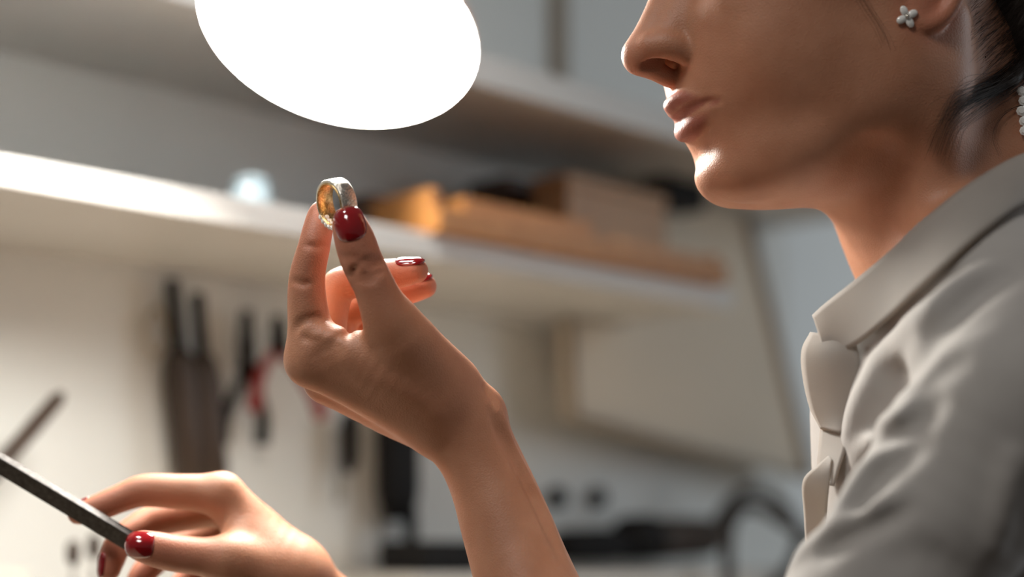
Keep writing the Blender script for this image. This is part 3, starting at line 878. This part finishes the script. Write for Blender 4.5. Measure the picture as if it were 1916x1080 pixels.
# ---- the ring between thumb and forefinger
GOLD = mat('brushed_gold', (0.62, 0.40, 0.16), rough=0.28, metal=1.0)
noise_color(GOLD, (0.42, 0.25, 0.09), (0.80, 0.60, 0.30), scale=900, detail=2, bump=0.6, bump_scale=1500, dist=0.0004)
SILVER = mat('pale_hammered_silver', (0.80, 0.74, 0.66), rough=0.26, metal=1.0)
noise_color(SILVER, (0.66, 0.60, 0.52), (0.90, 0.86, 0.80), scale=700, detail=2, bump=0.8, bump_scale=1300, dist=0.0005)
STONE = mat('clear_stone', (0.93, 0.93, 0.90), rough=0.06, Specular_IOR_Level=0.9, Coat_Weight=1.0)
def frame_of(A, up=(0, 1, 0)):
    A = np.asarray(A, float); A /= np.linalg.norm(A)
    x = np.asarray(up, float) - A * (A @ np.asarray(up, float)); x /= np.linalg.norm(x)
    return x, np.cross(A, x), A
RING_C = P(630, 381, 814)
RX, RY, RA = frame_of((-0.77, -0.20, 0.60))
ring = empty('ring', cam2world(RING_C), 'gold and silver ring with small clear stones held between finger and thumb', 'ring')
def band(r0, r1, w0, w1, name, material, nseg=64):
    V, F = [], []
    prof = [(r0, -w0), (r0, w0), (r0 + .25 * (r1 - r0), w1 + .15), (r1 - .25, w1), (r1, w1 - .35), (r1, -w1 + .35), (r1 - .25, -w1), (r0 + .25 * (r1 - r0), -w1 - .15)]
    for i in range(nseg):
        th = 2 * math.pi * i / nseg
        for r, a in prof: V.append(RING_C + (RX * math.cos(th) + RY * math.sin(th)) * r + RA * a)
    k = len(prof)
    for i in range(nseg):
        j = (i + 1) % nseg
        for q in range(k): F.append((i * k + q, i * k + (q + 1) % k, j * k + (q + 1) % k, j * k + q))
    o = mesh_obj(name, cam2world(np.array(V)), F, material, ring)
    bm = bmesh.new(); bm.from_mesh(o.data); bmesh.ops.recalc_face_normals(bm, faces=bm.faces); bm.to_mesh(o.data); bm.free()
    for p in o.data.polygons: p.use_smooth = True
    return o
band(9.9, 10.7, 4.3, 4.3, 'inner_lining', GOLD)
band(10.65, 12.0, 4.0, 4.0, 'band', SILVER)
def gem(p, n, r, parent, name='stone', material=STONE):
    n = np.asarray(n, float) / np.linalg.norm(n); x, y, _ = frame_of(n, (0.3, 0.9, 0.2))
    V, F = [], []
    for rr, h in ((0.55, 0.62), (1.0, 0.28), (0.9, 0.0), (0.15, -0.7)):
        for k in range(8):
            th = 2 * math.pi * (k + (0.5 if h == 0.28 else 0)) / 8
            V.append(p + (x * math.cos(th) + y * math.sin(th)) * rr * r + n * h * r)
    F.append(tuple(range(8)))
    for q in range(3):
        for k in range(8): F.append((q * 8 + k, (q + 1) * 8 + k, (q + 1) * 8 + (k + 1) % 8, q * 8 + (k + 1) % 8))
    F.append(tuple(range(24, 32))[::-1])
    return mesh_obj(name, cam2world(np.array(V)), F, material, parent, smooth=False)
for i in range(9):                                        # stones along the lower half of the near rim
    th = math.radians(120 + i * 14)
    rd = RX * math.cos(th) + RY * math.sin(th)
    gem(RING_C + rd * 11.0 + RA * 4.2, RA + rd * 0.15, 1.4, ring)
for i in range(8):
    th = math.radians(127 + i * 14)
    rd = RX * math.cos(th) + RY * math.sin(th)
    gem(RING_C + rd * 10.0 + RA * 1.8, RA * 0.5 - rd, 1.25, ring)

# ---- flower stud in the ear lobe
eh = hit(body, [(1695, 32)], 600, 950)[0]
stud = empty('stud_earring', cam2world(eh), 'four-petal crystal stud earring in the ear lobe', 'earring')
ex, ey, en = frame_of((0.12, -0.05, 1.0))
for k in range(4):
    th = math.radians(28 + 90 * k)
    dr = ex * math.cos(th) + ey * math.sin(th); sd = np.cross(en, dr)
    V, F = [], []
    for i in range(7):
        ph = math.pi * i / 6 - math.pi / 2
        for j in range(10):
            la = 2 * math.pi * j / 10
            V.append(eh + en * 1.6 + dr * 3.0 + dr * 2.7 * math.cos(ph) * math.cos(la) + sd * 1.95 * math.cos(ph) * math.sin(la) + en * 0.9 * math.sin(ph))
    for i in range(6):
        for j in range(10): F.append((i * 10 + j, i * 10 + (j + 1) % 10, (i + 1) * 10 + (j + 1) % 10, (i + 1) * 10 + j))
    mesh_obj('petal', cam2world(np.array(V)), F, STONE, stud)
gem(eh + en * 2.4, en, 1.2, stud, 'centre', SILVER)
# ---- jewelled hair pin at the edge of the frame
pin_px = [(1909, 172), (1912, 190), (1908, 209), (1913, 228), (1914, 246)]
ph = hit(both, pin_px, 600, 950)
pin = empty('hair_pin', cam2world(ph[0]), 'sparkling crystal hair pin hanging at the nape by the dark hair', 'hair pin')
for q in ph: gem(q + np.array([0, 0, 2.5]), (-0.2, 0.1, 1.0), 2.5, pin)
mb = MB(); mb.tube(cam2world(spline(np.array([q + np.array([0.5, 0, 1.0]) for q in ph]), 3)), 0.0007, seg=6); mb.build('wire', SILVER, pin)

# ---- flat file held in the right hand
STEEL = mat('dark_steel', (0.045, 0.043, 0.046), rough=0.55, metal=1.0)
noise_color(STEEL, (0.05, 0.047, 0.045), (0.085, 0.08, 0.078), scale=400, detail=2, bump=0.3, bump_scale=2500, dist=0.0002)
fa, fb = P(-160, 772, 884), P(292, 1042, 877)
ax = fb - fa; axn = ax / np.linalg.norm(ax)
up = np.array([0.30, 0.62, 0.30]); up = up - axn * (up @ axn); up /= np.linalg.norm(up)
sd = np.cross(axn, up); sd = sd if sd[2] > 0 else -sd
W_, H_ = 5.0, 9.4
o0 = fa - up * H_ / 2 - sd * W_ / 2
mb = MB(); c0 = cam2world(o0)
mb.box(c0, cam2world(o0 + ax) - c0, cam2world(o0 + up * H_) - c0, cam2world(o0 + sd * W_) - c0, bev=0.0005)
o = mb.build('hand_file', STEEL, smooth=False)
set_props(o, 'dark flat steel file held in the lower hand', 'file')

# ---------------------------------------------------------------- the workshop wall, shelves and tools
E1 = np.array([0.694, 0.720, 0.0]); E1 /= np.linalg.norm(E1)
NW = np.array([E1[1], -E1[0], 0.0]); ZU = np.array([0, 0, 1.0])
W0 = np.array([-0.389, 1.30, 0.0])
def wp(px, py, off=0.0):
    """point at pixel (px, py) on the plane that runs off metres in front of the wall"""
    r = ray(px, py); t = ((W0 + NW * off - CAM) @ NW) / (r @ NW)
    return CAM + r * t
def sz(p): return (p - W0) @ E1, p[2]
def wpt(s, off, z): return W0 * np.array([1, 1, 0]) + E1 * s + NW * off + ZU * z
def wbox(mb, s0, s1, o0, o1, z0, z1, bev=0.001):
    return mb.box(wpt(s0, o0, z0), E1 * (s1 - s0), NW * (o1 - o0), ZU * (z1 - z0), bev)
def wobj(name, args, material, parent=None, bev=0.001, smooth=False):
    mb = MB(); wbox(mb, *args, bev); return mb.build(name, material, parent, smooth)

PAINT = noise_color(mat('wall_paint', rough=0.8), (0.74, 0.75, 0.725), (0.78, 0.79, 0.765), scale=3)
FARPAINT = noise_color(mat('blue_grey_paint', rough=0.8), (0.66, 0.70, 0.71), (0.70, 0.74, 0.75), scale=3)
LAMINATE = noise_color(mat('white_laminate', rough=0.45), (0.56, 0.545, 0.515), (0.60, 0.585, 0.56), scale=8)
PANEL = noise_color(mat('beige_board', rough=0.7), (0.33, 0.28, 0.225), (0.37, 0.32, 0.26), scale=5)
DARKWOOD = noise_color(mat('dark_walnut', rough=0.5), (0.045, 0.022, 0.013), (0.09, 0.045, 0.026), scale=14, stretch=(1, 1, 8), bump=0.2)
WOOD = noise_color(mat('warm_pine', rough=0.5), (0.32, 0.125, 0.026), (0.42, 0.185, 0.05), scale=12, stretch=(6, 6, 1), bump=0.2)
WOOD2 = noise_color(mat('brown_beech', rough=0.5), (0.38, 0.19, 0.080), (0.46, 0.25, 0.11), scale=12, stretch=(6, 6, 1), bump=0.2)
BENCHWOOD = noise_color(mat('bench_wood', rough=0.45), (0.50, 0.40, 0.29), (0.58, 0.48, 0.36), scale=9, stretch=(1, 8, 1), bump=0.2)
BLACK = mat('black_rubber', (0.010, 0.009, 0.009), rough=0.7, Specular_IOR_Level=0.25)
TOOLSTEEL = mat('oiled_tool_steel', (0.035, 0.03, 0.027), rough=0.5, metal=1.0)
GREYSTEEL = mat('grey_steel', (0.33, 0.32, 0.30), rough=0.35, metal=1.0)
HANDLEWOOD = noise_color(mat('stained_handle_wood', rough=0.5), (0.030, 0.018, 0.011), (0.052, 0.031, 0.02), scale=30, stretch=(1, 1, 0.2))
REDGRIP = mat('red_grip', (0.30, 0.02, 0.015), rough=0.4)
PALE = mat('pale_plastic', (0.72, 0.69, 0.62), rough=0.5)
BLUEGLASS = mat('pale_blue_glass', (0.66, 0.82, 0.90), rough=0.08, Transmission_Weight=0.15)

s_end = sz(wp(1475, 600, 0.0))[0]
o = wobj('wall_back', (-1.6, s_end, -0.06, 0.0, 0.0, 2.6), PAINT); o['kind'] = 'structure'
mb = MB(); mb.box((-0.8, 4.0, 0.0), (5, 0, 0), (0, 0.05, 0), (0, 0, 2.6)); o = mb.build('wall_right', FARPAINT, smooth=False); o['kind'] = 'structure'
mb = MB(); mb.box((-3, -3, -0.05), (7, 0, 0), (0, 7.2, 0), (0, 0, 0.05)); o = mb.build('floor', noise_color(mat('floor_boards', rough=0.6), (0.10, 0.07, 0.05), (0.15, 0.11, 0.08), scale=4), smooth=False); o['kind'] = 'structure'
# shelves
SH = 0.20
z_lo, z_hi = wp(0, 347, SH)[2], wp(0, 287, SH)[2]
s_sh = sz(wp(1372, 520, SH))[0]
shelf = wobj('wall_shelf', (-1.0, s_sh, 0.0, SH, z_lo, z_hi), LAMINATE, bev=0.0015)
set_props(shelf, 'white wall shelf with the wooden trays on it, lower of two', 'shelf')
u_lo, u_hi = wp(1000, 188, SH)[2], wp(1000, 130, SH)[2]
up_shelf = wobj('wall_shelf', (-1.0, s_sh + 0.35, 0.0, SH, u_lo, u_hi), LAMINATE, bev=0.0015)
set_props(up_shelf, 'white upper shelf behind the lamp and the face', 'shelf')
o = wobj('wall_batten', (sz(wp(1040, 50, 0.0))[0] - 0.008, sz(wp(1040, 50, 0.0))[0] + 0.008, 0.0, 0.012, u_hi, 2.4), PANEL)
set_props(o, 'thin upright strip on the wall above the upper shelf', 'strip')
# leaning board in the corner below the shelf
BO = 0.055
bA, bB, bC, bD = wp(1066, 640, BO), wp(1073, 782, BO), wp(1512, 893, BO), wp(1392, 400, BO)
bA[2] = z_lo - 0.003
s_D = max(sz(bD)[0], s_sh + 0.012)
bD = wpt(s_D, BO, bD[2]); bE = wpt(s_sh + 0.006, BO, bD[2] - 0.002); bF = wpt(s_sh + 0.006, BO, z_lo - 0.003)
cs = [bA, bB, bC, bD, bE, bF]
nb = np.cross(cs[1] - cs[0], cs[2] - cs[1]); nb /= np.linalg.norm(nb); nb = nb if nb @ (CAM - cs[0]) > 0 else -nb
bd = empty('leaning_board', cs[1], 'beige board standing in the corner right of the tool wall', 'board')
V = [c for c in cs] + [c - nb * 0.018 for c in cs]
mesh_obj('panel', np.array(V), [(0, 1, 2, 5), (2, 3, 4, 5), (11, 8, 7, 6), (11, 10, 9, 8), (0, 6, 7, 1), (1, 7, 8, 2), (2, 8, 9, 3), (3, 9, 10, 4), (4, 10, 11, 5), (5, 11, 6, 0)], noise_color(mat('beige_panel_paint', rough=0.7), (0.60, 0.53, 0.43), (0.64, 0.57, 0.47), scale=5), bd, smooth=False)
for i, j, w in ((0, 1, 0.007), (1, 2, 0.007), (2, 3, 0.010)):
    mb = MB(); mb.tube([cs[i] + nb * 0.003, cs[j] + nb * 0.003], w * 0.55, seg=8); mb.build('edge_strip', PANEL, bd)

# bench
mb = MB(); wbox(mb, -1.2, 1.2, 0.004, 0.45, 0.80, 0.84, 0.004); o = mb.build('workbench', BENCHWOOD, smooth=False)
set_props(o, 'wooden workbench below the tool wall', 'bench')
for k, (s_, o_) in enumerate(((-1.1, 0.05), (-1.1, 0.38), (1.1, 0.05), (1.1, 0.38))):
    mb = MB(); wbox(mb, s_ - 0.03, s_ + 0.03, o_, o_ + 0.05, 0.0, 0.80, 0.003); mb.build('leg', BENCHWOOD, o, smooth=False)

# ---- things on the lower shelf
def sh(px, py, off): return sz(wp(px, py, off))[0]
FO = SH + 0.012
s0, s1 = sh(822, 440, FO), sh(1362, 530, FO)
tr = empty('wooden_tray', wpt((s0 + s1) / 2, FO, z_hi), 'long open pine tray at the front edge of the lower shelf', 'tray')
hgt = wp(866, 357, FO)[2] - z_hi
wobj('bottom', (s0, s1, 0.09, FO, z_hi, z_hi + 0.008), WOOD, tr)
wobj('front_wall', (s0, s1, FO - 0.009, FO, z_hi + 0.008, z_hi + 0.020), WOOD, tr)
wobj('back_wall', (s0, s1, 0.09, 0.099, z_hi + 0.008, z_hi + hgt), WOOD, tr)
wobj('side_wall', (s0, s0 + 0.010, 0.099, FO - 0.009, z_hi + 0.008, z_hi + hgt), WOOD, tr)
wobj('side_wall', (s1 - 0.010, s1, 0.099, FO - 0.009, z_hi + 0.008, z_hi + hgt * 0.8), WOOD, tr)
sb0, sb1 = max(sh(868, 390, FO - 0.012), s0 + 0.012), sh(1108, 430, FO - 0.012)
o = wobj('wooden_block', (sb0, sb1, FO - 0.055, FO - 0.012, z_hi + 0.009, z_hi + hgt * 0.98), WOOD, bev=0.002)
set_props(o, 'light pine block lying in the front of the tray', 'block')
sc0, sc1 = sh(1160, 440, FO - 0.012), min(sh(1350, 480, FO - 0.012), s1 - 0.012)
o = wobj('wooden_block', (sc0, sc1, FO - 0.055, FO - 0.012, z_hi + 0.009, z_hi + hgt * 0.75), WOOD2, bev=0.002)
set_props(o, 'brown block at the far end of the tray', 'block')
sd0, sd1 = sh(1062, 380, FO - 0.065), sh(1246, 400, FO - 0.065)
zt = wp(1070, 325, FO - 0.065)[2]
bx = empty('wooden_box', wpt(sd0, FO - 0.065, z_hi), 'tall brown wooden box standing behind the tray blocks', 'box')
wobj('body', (sd0, sd1, FO - 0.11, FO - 0.065, z_hi + 0.009, zt - 0.012), WOOD2, bx, bev=0.002)
wobj('lid', (sd0 - 0.001, sd1 + 0.001, FO - 0.111, FO - 0.064, zt - 0.012, zt), WOOD2, bx, bev=0.002)
se0, se1 = sh(950, 360, 0.085), sh(1075, 380, 0.085)
o = wobj('dark_wooden_case', (se0, se1, 0.03, 0.085, z_hi, wp(1000, 338, 0.085)[2]), DARKWOOD, bev=0.002)
set_props(o, 'dark walnut case behind the tray, left of the brown box', 'case')
sf0, sf1 = sh(735, 400, 0.13), s0 - 0.003
o = wobj('dark_wooden_case', (sf0, sf1, 0.09, 0.13, z_hi, wp(780, 378, 0.13)[2]), DARKWOOD, bev=0.002)
set_props(o, 'small dark walnut case at the left end of the tray', 'case')
o = wobj('black_case', (sh(1250, 330, 0.10), sh(1322, 330, 0.10), 0.0625, 0.10, wp(1280, 386, 0.10)[2], wp(1280, 262, 0.10)[2]), BLACK, bev=0.004)
set_props(o, 'black case hung on the beige board behind the chin', 'case')
def lathe(prof, base, axis=(0, 0, 1), seg=20):
    """prof: [(radius, height)] in metres"""
    x, y, a = frame_of(axis, (0.31, 0.2, 0.9) if abs(axis[2]) < 0.9 else (1, 0, 0))
    V = [np.asarray(base) + (x * math.cos(2 * math.pi * k / seg) + y * math.sin(2 * math.pi * k / seg)) * r + a * h for r, h in prof for k in range(seg)]
    F = [(i * seg + k, i * seg + (k + 1) % seg, (i + 1) * seg + (k + 1) % seg, (i + 1) * seg + k) for i in range(len(prof) - 1) for k in range(seg)]
    F += [tuple(range(seg))[::-1], tuple((len(prof) - 1) * seg + k for k in range(seg))]
    m = MB(); m.add(V, F); return m
pj = wp(468, 380, 0.165); sj = sz(pj)[0]
jar = empty('glass_jar', wpt(sj, 0.165, z_hi), 'small pale blue glass jar on the lower shelf', 'jar')
lathe([(0.014, 0), (0.0165, 0.002), (0.0165, 0.017), (0.0135, 0.019)], wpt(sj, 0.165, z_hi)).build('body', BLUEGLASS, jar)
lathe([(0.0140, 0.0192), (0.0140, 0.025), (0.012, 0.026)], wpt(sj, 0.165, z_hi)).build('lid', BLUEGLASS, jar)
o = wobj('grey_tin', (sh(405, 345, 0.09), sh(440, 345, 0.09), 0.06, 0.09, z_hi, z_hi + 0.022), GREYSTEEL, bev=0.004)
set_props(o, 'small grey tin left of the blue jar on the shelf', 'tin')
o = wobj('grey_tin', (sh(505, 355, 0.08), sh(545, 355, 0.08), 0.05, 0.08, z_hi, z_hi + 0.018), GREYSTEEL, bev=0.004)
set_props(o, 'low grey tin right of the blue jar on the shelf', 'tin')

# ---- tools hanging on the wall
def tool_axis(pts, off):
    return [wp(x, y, off) for x, y in pts]
def file_tool(px, off, w_px, hw_px, split, label):
    """blade above, wooden handle below, seen at pixels px (top, bottom)"""
    a, b = wp(*px[0], off), wp(*px[1], off); sc = np.linalg.norm(a - CAM) / FPX
    k = a + (b - a) * split
    t = empty('needle_file' if w_px < 20 else 'wood_file', b, label, 'file', 'files hanging on the wall')
    mb = MB(); mb.tube([a, a + (k - a) * 0.06, k], [w_px * sc * .35, w_px * sc * .5, w_px * sc * .5], seg=8, flat=0.35, up=NW); mb.build('blade', TOOLSTEEL, t)
    q = [k + (b - k) * f for f in (-0.02, 0.04, 0.2, 0.6, 0.92, 1.0)]
    mb = MB(); mb.tube(q, [hw_px * sc * r for r in (.28, .40, .5, .46, .5, .3)], seg=12, up=NW); mb.build('handle', HANDLEWOOD, t)
file_tool([(322, 522), (358, 905)], 0.022, 32, 66, 0.36, 'left of the two long dark files on the wall')
file_tool([(370, 548), (396, 905)], 0.022, 32, 66, 0.34, 'right of the two long dark files on the wall')
def pliers(jaw_top, pivot, h1, h2, off, jaw_px, grip, label):
    sc = np.linalg.norm(wp(*pivot, off) - CAM) / FPX
    pv = wp(*pivot, off)
    t = empty('pliers', wp(*h1[-1], off), label, 'pliers', 'pliers hanging on the wall')
    for s_ in (-1, 1):
        q = [pv, wp(pivot[0] + (jaw_top[0] - pivot[0]) * .4 + s_ * jaw_px * .28, pivot[1] + (jaw_top[1] - pivot[1]) * .4, off), wp(jaw_top[0] + s_ * jaw_px * .16, jaw_top[1], off)]
        mb = MB(); mb.tube(spline(q, 4), [jaw_px * sc * r for r in np.linspace(.34, .16, 9)], seg=8, up=NW); mb.build('jaw', TOOLSTEEL, t)
    lathe([(jaw_px * sc * .45, -0.006), (jaw_px * sc * .5, 0.0), (jaw_px * sc * .45, 0.006)], pv, NW, 14).build('pivot', TOOLSTEEL, t)
    for h in (h1, h2):
        q = spline([pv] + [wp(x, y, off) for x, y in h], 5)
        mb = MB(); mb.tube(q, [jaw_px * sc * r for r in np.linspace(.28, .42, len(q))], seg=8, up=NW); mb.build('handle', grip, t)
pliers((461, 580), (463, 690), [(440, 735), (420, 785), (415, 830)], [(480, 735), (492, 785), (489, 832)], 0.02, 34, BLACK, 'black-handled pliers hanging beside the long files')
pliers((520, 590), (522, 652), [(500, 675), (482, 715), (474, 768)], [(556, 690), (585, 735), (604, 782)], 0.035, 34, REDGRIP, 'red-handled pliers hanging behind the raised hand')
# pale cord loop on a hook
q = [wp(292 + 18 * math.cos(a), 620 + 42 * math.sin(a), 0.012) for a in np.linspace(0, 2 * math.pi, 25)]
mb = MB(); mb.tube(q, 0.0022, seg=6, cap=False); o = mb.build('cord_loop', mat('beige_cord', (0.42, 0.36, 0.27), rough=0.8)); set_props(o, 'pale cord loop hanging left of the long files', 'cord')
# slim graver and dark shears under the wrist
sc = 1.62 / FPX
a, b = wp(655, 770, 0.02), wp(655, 885, 0.02)
gv = empty('graver', b, 'slim dark graver hanging below the raised wrist', 'graver')
mb = MB(); mb.tube([a, a + (b - a) * .15, a + (b - a) * .8, b], [0.005, 0.009, 0.008, 0.003], seg=10, up=NW); mb.build('handle', BLACK, gv)
mb = MB(); mb.tube([wp(636, 800, 0.015), wp(634, 940, 0.015)], 0.0035, seg=8); mb.build('shaft', GREYSTEEL, gv)
shr = empty('shears', wp(745, 1090, 0.02), 'large black shears hanging behind the forearm', 'shears')
a, b = wp(745, 770, 0.02), wp(745, 975, 0.02)
mb = MB(); mb.tube([a, a + (b - a) * .1, a + (b - a) * .75, b], [0.020, 0.0255, 0.025, 0.018], seg=14, flat=0.4, up=NW); mb.build('body', BLACK, shr)
for x, w in ((714, 0.0055), (768, 0.009)):
    mb = MB(); mb.tube([wp(x, 955, 0.02), wp(x + 2, 1030, 0.02), wp(x + 3, 1110, 0.02)], [w, w * .9, w * .6], seg=8, flat=0.5, up=NW); mb.build('blade', GREYSTEEL if w < .006 else TOOLSTEEL, shr)
# hammer handle sticking up from the bench
a, b = wp(112, 742, 0.06), wp(-60, 940, 0.10)
hm = empty('hammer', wp(-140, 1040, 0.12), 'brown tool handle slanting up at the left edge', 'hammer')
mb = MB(); q = [a + (b - a) * f for f in (-0.02, 0.03, 0.3, 1.0, 1.5)]; mb.tube(q, [0.003, 0.0055, 0.0062, 0.006, 0.007], seg=12); mb.build('handle', HANDLEWOOD, hm)
mb = MB(); c = a + (b - a) * 1.5; mb.tube([c - NW * .03 - ZU * .0, c + NW * .03], [0.012, 0.012], seg=12); mb.build('head', TOOLSTEEL, hm)
# two black knobs on the wall
for x, lab in ((1036, 'left black peg on the wall beside the forearm'), (1110, 'right black peg on the wall beside the forearm')):
    p = wp(x, 931, 0.0); lathe([(0.0095, 0.0), (0.0105, 0.004), (0.0095, 0.012), (0.006, 0.014)], p, NW, 18)
    o = lathe([(0.0095, 0.0), (0.0105, 0.004), (0.0095, 0.012), (0.006, 0.014)], p, NW, 18).build('wall_peg', BLACK)
    set_props(o, lab, 'peg', 'pegs on the wall')
# raised ledge at the back of the bench with machine and boxes
zl = wp(1200, 1068, 0.07)[2]
def on_ledge(px, off): return sz(wp(px, 1040, off))[0]
o = wobj('bench_ledge', (on_ledge(782, 0.1), 1.1, 0.002, 0.10, 0.8405, zl), LAMINATE, bev=0.002); set_props(o, 'pale raised ledge along the back of the bench', 'ledge')
mc = empty('hand_grinder', wpt(on_ledge(1190, 0.06), 0.06, zl), 'black hand grinder with a brown grip lying by the wall', 'grinder')
p = lambda x, y, off=0.055: wp(x, y, off)
mb = MB(); mb.tube([p(1040, 1022), p(1052, 1022), p(1120, 1020), p(1176, 1018), p(1182, 1018)], [0.010, 0.0155, 0.0165, 0.0155, 0.010], seg=16, up=NW); mb.build('motor', BLACK, mc)
mb = MB(); mb.tube([p(1165, 1012), p(1180, 1010), p(1240, 1008), p(1320, 1005), p(1345, 1005)], [0.012, 0.0205, 0.0215, 0.0205, 0.012], seg=16, up=NW); mb.build('grip', HANDLEWOOD, mc)
mb = MB(); mb.tube([p(1160, 1008), p(1172, 1008), p(1215, 1006), p(1222, 1006)], [0.014, 0.0225, 0.023, 0.014], seg=16, up=NW); mb.build('collar', BLACK, mc)
q = spline([p(1335, 1000), p(1350, 965, .07), p(1385, 925, .08), p(1425, 918, .09), p(1462, 945, .1), p(1495, 1000, .1), p(1480, 1060, .11), p(1440, 1120, .11)], 6)
mb = MB(); mb.tube(q, 0.0065, seg=10); o = mb.build('cable', mat('dark_grey_cable', (0.035, 0.03, 0.027), rough=0.5)); set_props(o, 'thick dark cable looping up from the grinder to the shirt', 'cable')
q = spline([p(1366, 1120, .13), p(1362, 1040, .13), p(1366, 985, .13), p(1392, 950, .13), p(1435, 958, .14), p(1480, 985, .15), p(1530, 1015, .16)], 6)
mb = MB(); mb.tube(q, 0.0065, seg=10); o = mb.build('cable', bpy.data.materials['dark_grey_cable']); set_props(o, 'dark cable rising straight then bending right behind the grinder', 'cable')
o = wobj('black_box', (on_ledge(792, 0.09), on_ledge(905, 0.09), 0.03, 0.09, zl, wp(830, 1012, 0.09)[2]), BLACK, bev=0.006); set_props(o, 'black box on the ledge left of the forearm', 'box')
# burrs standing in a holder at the lower left
hz = 0.08
for x, y0, lab in ((137, 1012, 'left of the two burrs standing behind the lower hand'), (176, 1000, 'right of the two burrs standing behind the lower hand')):
    t = empty('burr', wp(x, 1100, hz), lab, 'burr', 'burrs standing in a holder')
    a, b = wp(x, y0, hz), wp(x, y0 + 46, hz)
    mb = MB(); mb.tube([a, a + (b - a) * .2, a + (b - a) * .8, b], [0.0022, 0.0050, 0.0050, 0.002], seg=10); mb.build('head', HANDLEWOOD, t)
    mb = MB(); mb.tube([b, wp(x, 1110, hz)], 0.0016, seg=8); mb.build('shank', GREYSTEEL, t)
a = wp(-40, 1062, 0.08); b = wp(52, 1062, 0.08)
o = wobj('card_box', (sz(a)[0], sz(b)[0], 0.03, 0.08, 0.8405, a[2]), PALE, bev=0.001); set_props(o, 'pale cardboard box at the lower left corner', 'box')

# ---------------------------------------------------------------- the lamp
LAMP_C = P(633, 52, 1060); LR = 268 / FPX * 1060 * 0.001
ln = np.array([-0.18, -0.81, 0.555]); ln /= np.linalg.norm(ln)
lw = ln @ RC; lc = cam2world(LAMP_C)
lamp = empty('work_lamp', lc, 'round white glowing work lamp above the ring', 'lamp')
em = bpy.data.materials.new('lamp_diffuser'); em.use_nodes = True
nt = em.node_tree; nt.nodes.remove(nt.nodes['Principled BSDF'])
e = nt.nodes.new('ShaderNodeEmission'); e.inputs[0].default_value = (1.0, 0.955, 0.875, 1); e.inputs[1].default_value = LAMP_STRENGTH
nt.links.new(e.outputs[0], nt.nodes['Material Output'].inputs['Surface'])
WHITEMETAL = mat('white_enamel', (0.75, 0.73, 0.70), rough=0.3)
lathe([(LR * 0.985, 0.0025)] + [(LR * 0.985 * math.cos(a), 0.003 + 0.002 * math.sin(a)) for a in np.linspace(0.12, 1.5, 10)], lc, lw, 64).build('diffuser', em, lamp)
lathe([(LR * 0.99, 0.002), (LR, 0.0), (LR * 0.99, -0.006), (LR * 0.72, -0.045), (LR * 0.35, -0.075), (0.02, -0.085)], lc, lw, 64).build('shade', WHITEMETAL, lamp)
top = lc - lw * 0.085
mb = MB(); mb.tube(spline([top, top - lw * 0.05 + ZU * 0.02, top + ZU * 0.16 + np.array([0.05, 0.05, 0]), wpt(0.45, 0.012, top[2] + 0.30)], 6), 0.008, seg=10); mb.build('arm', WHITEMETAL, lamp)
finish_props()
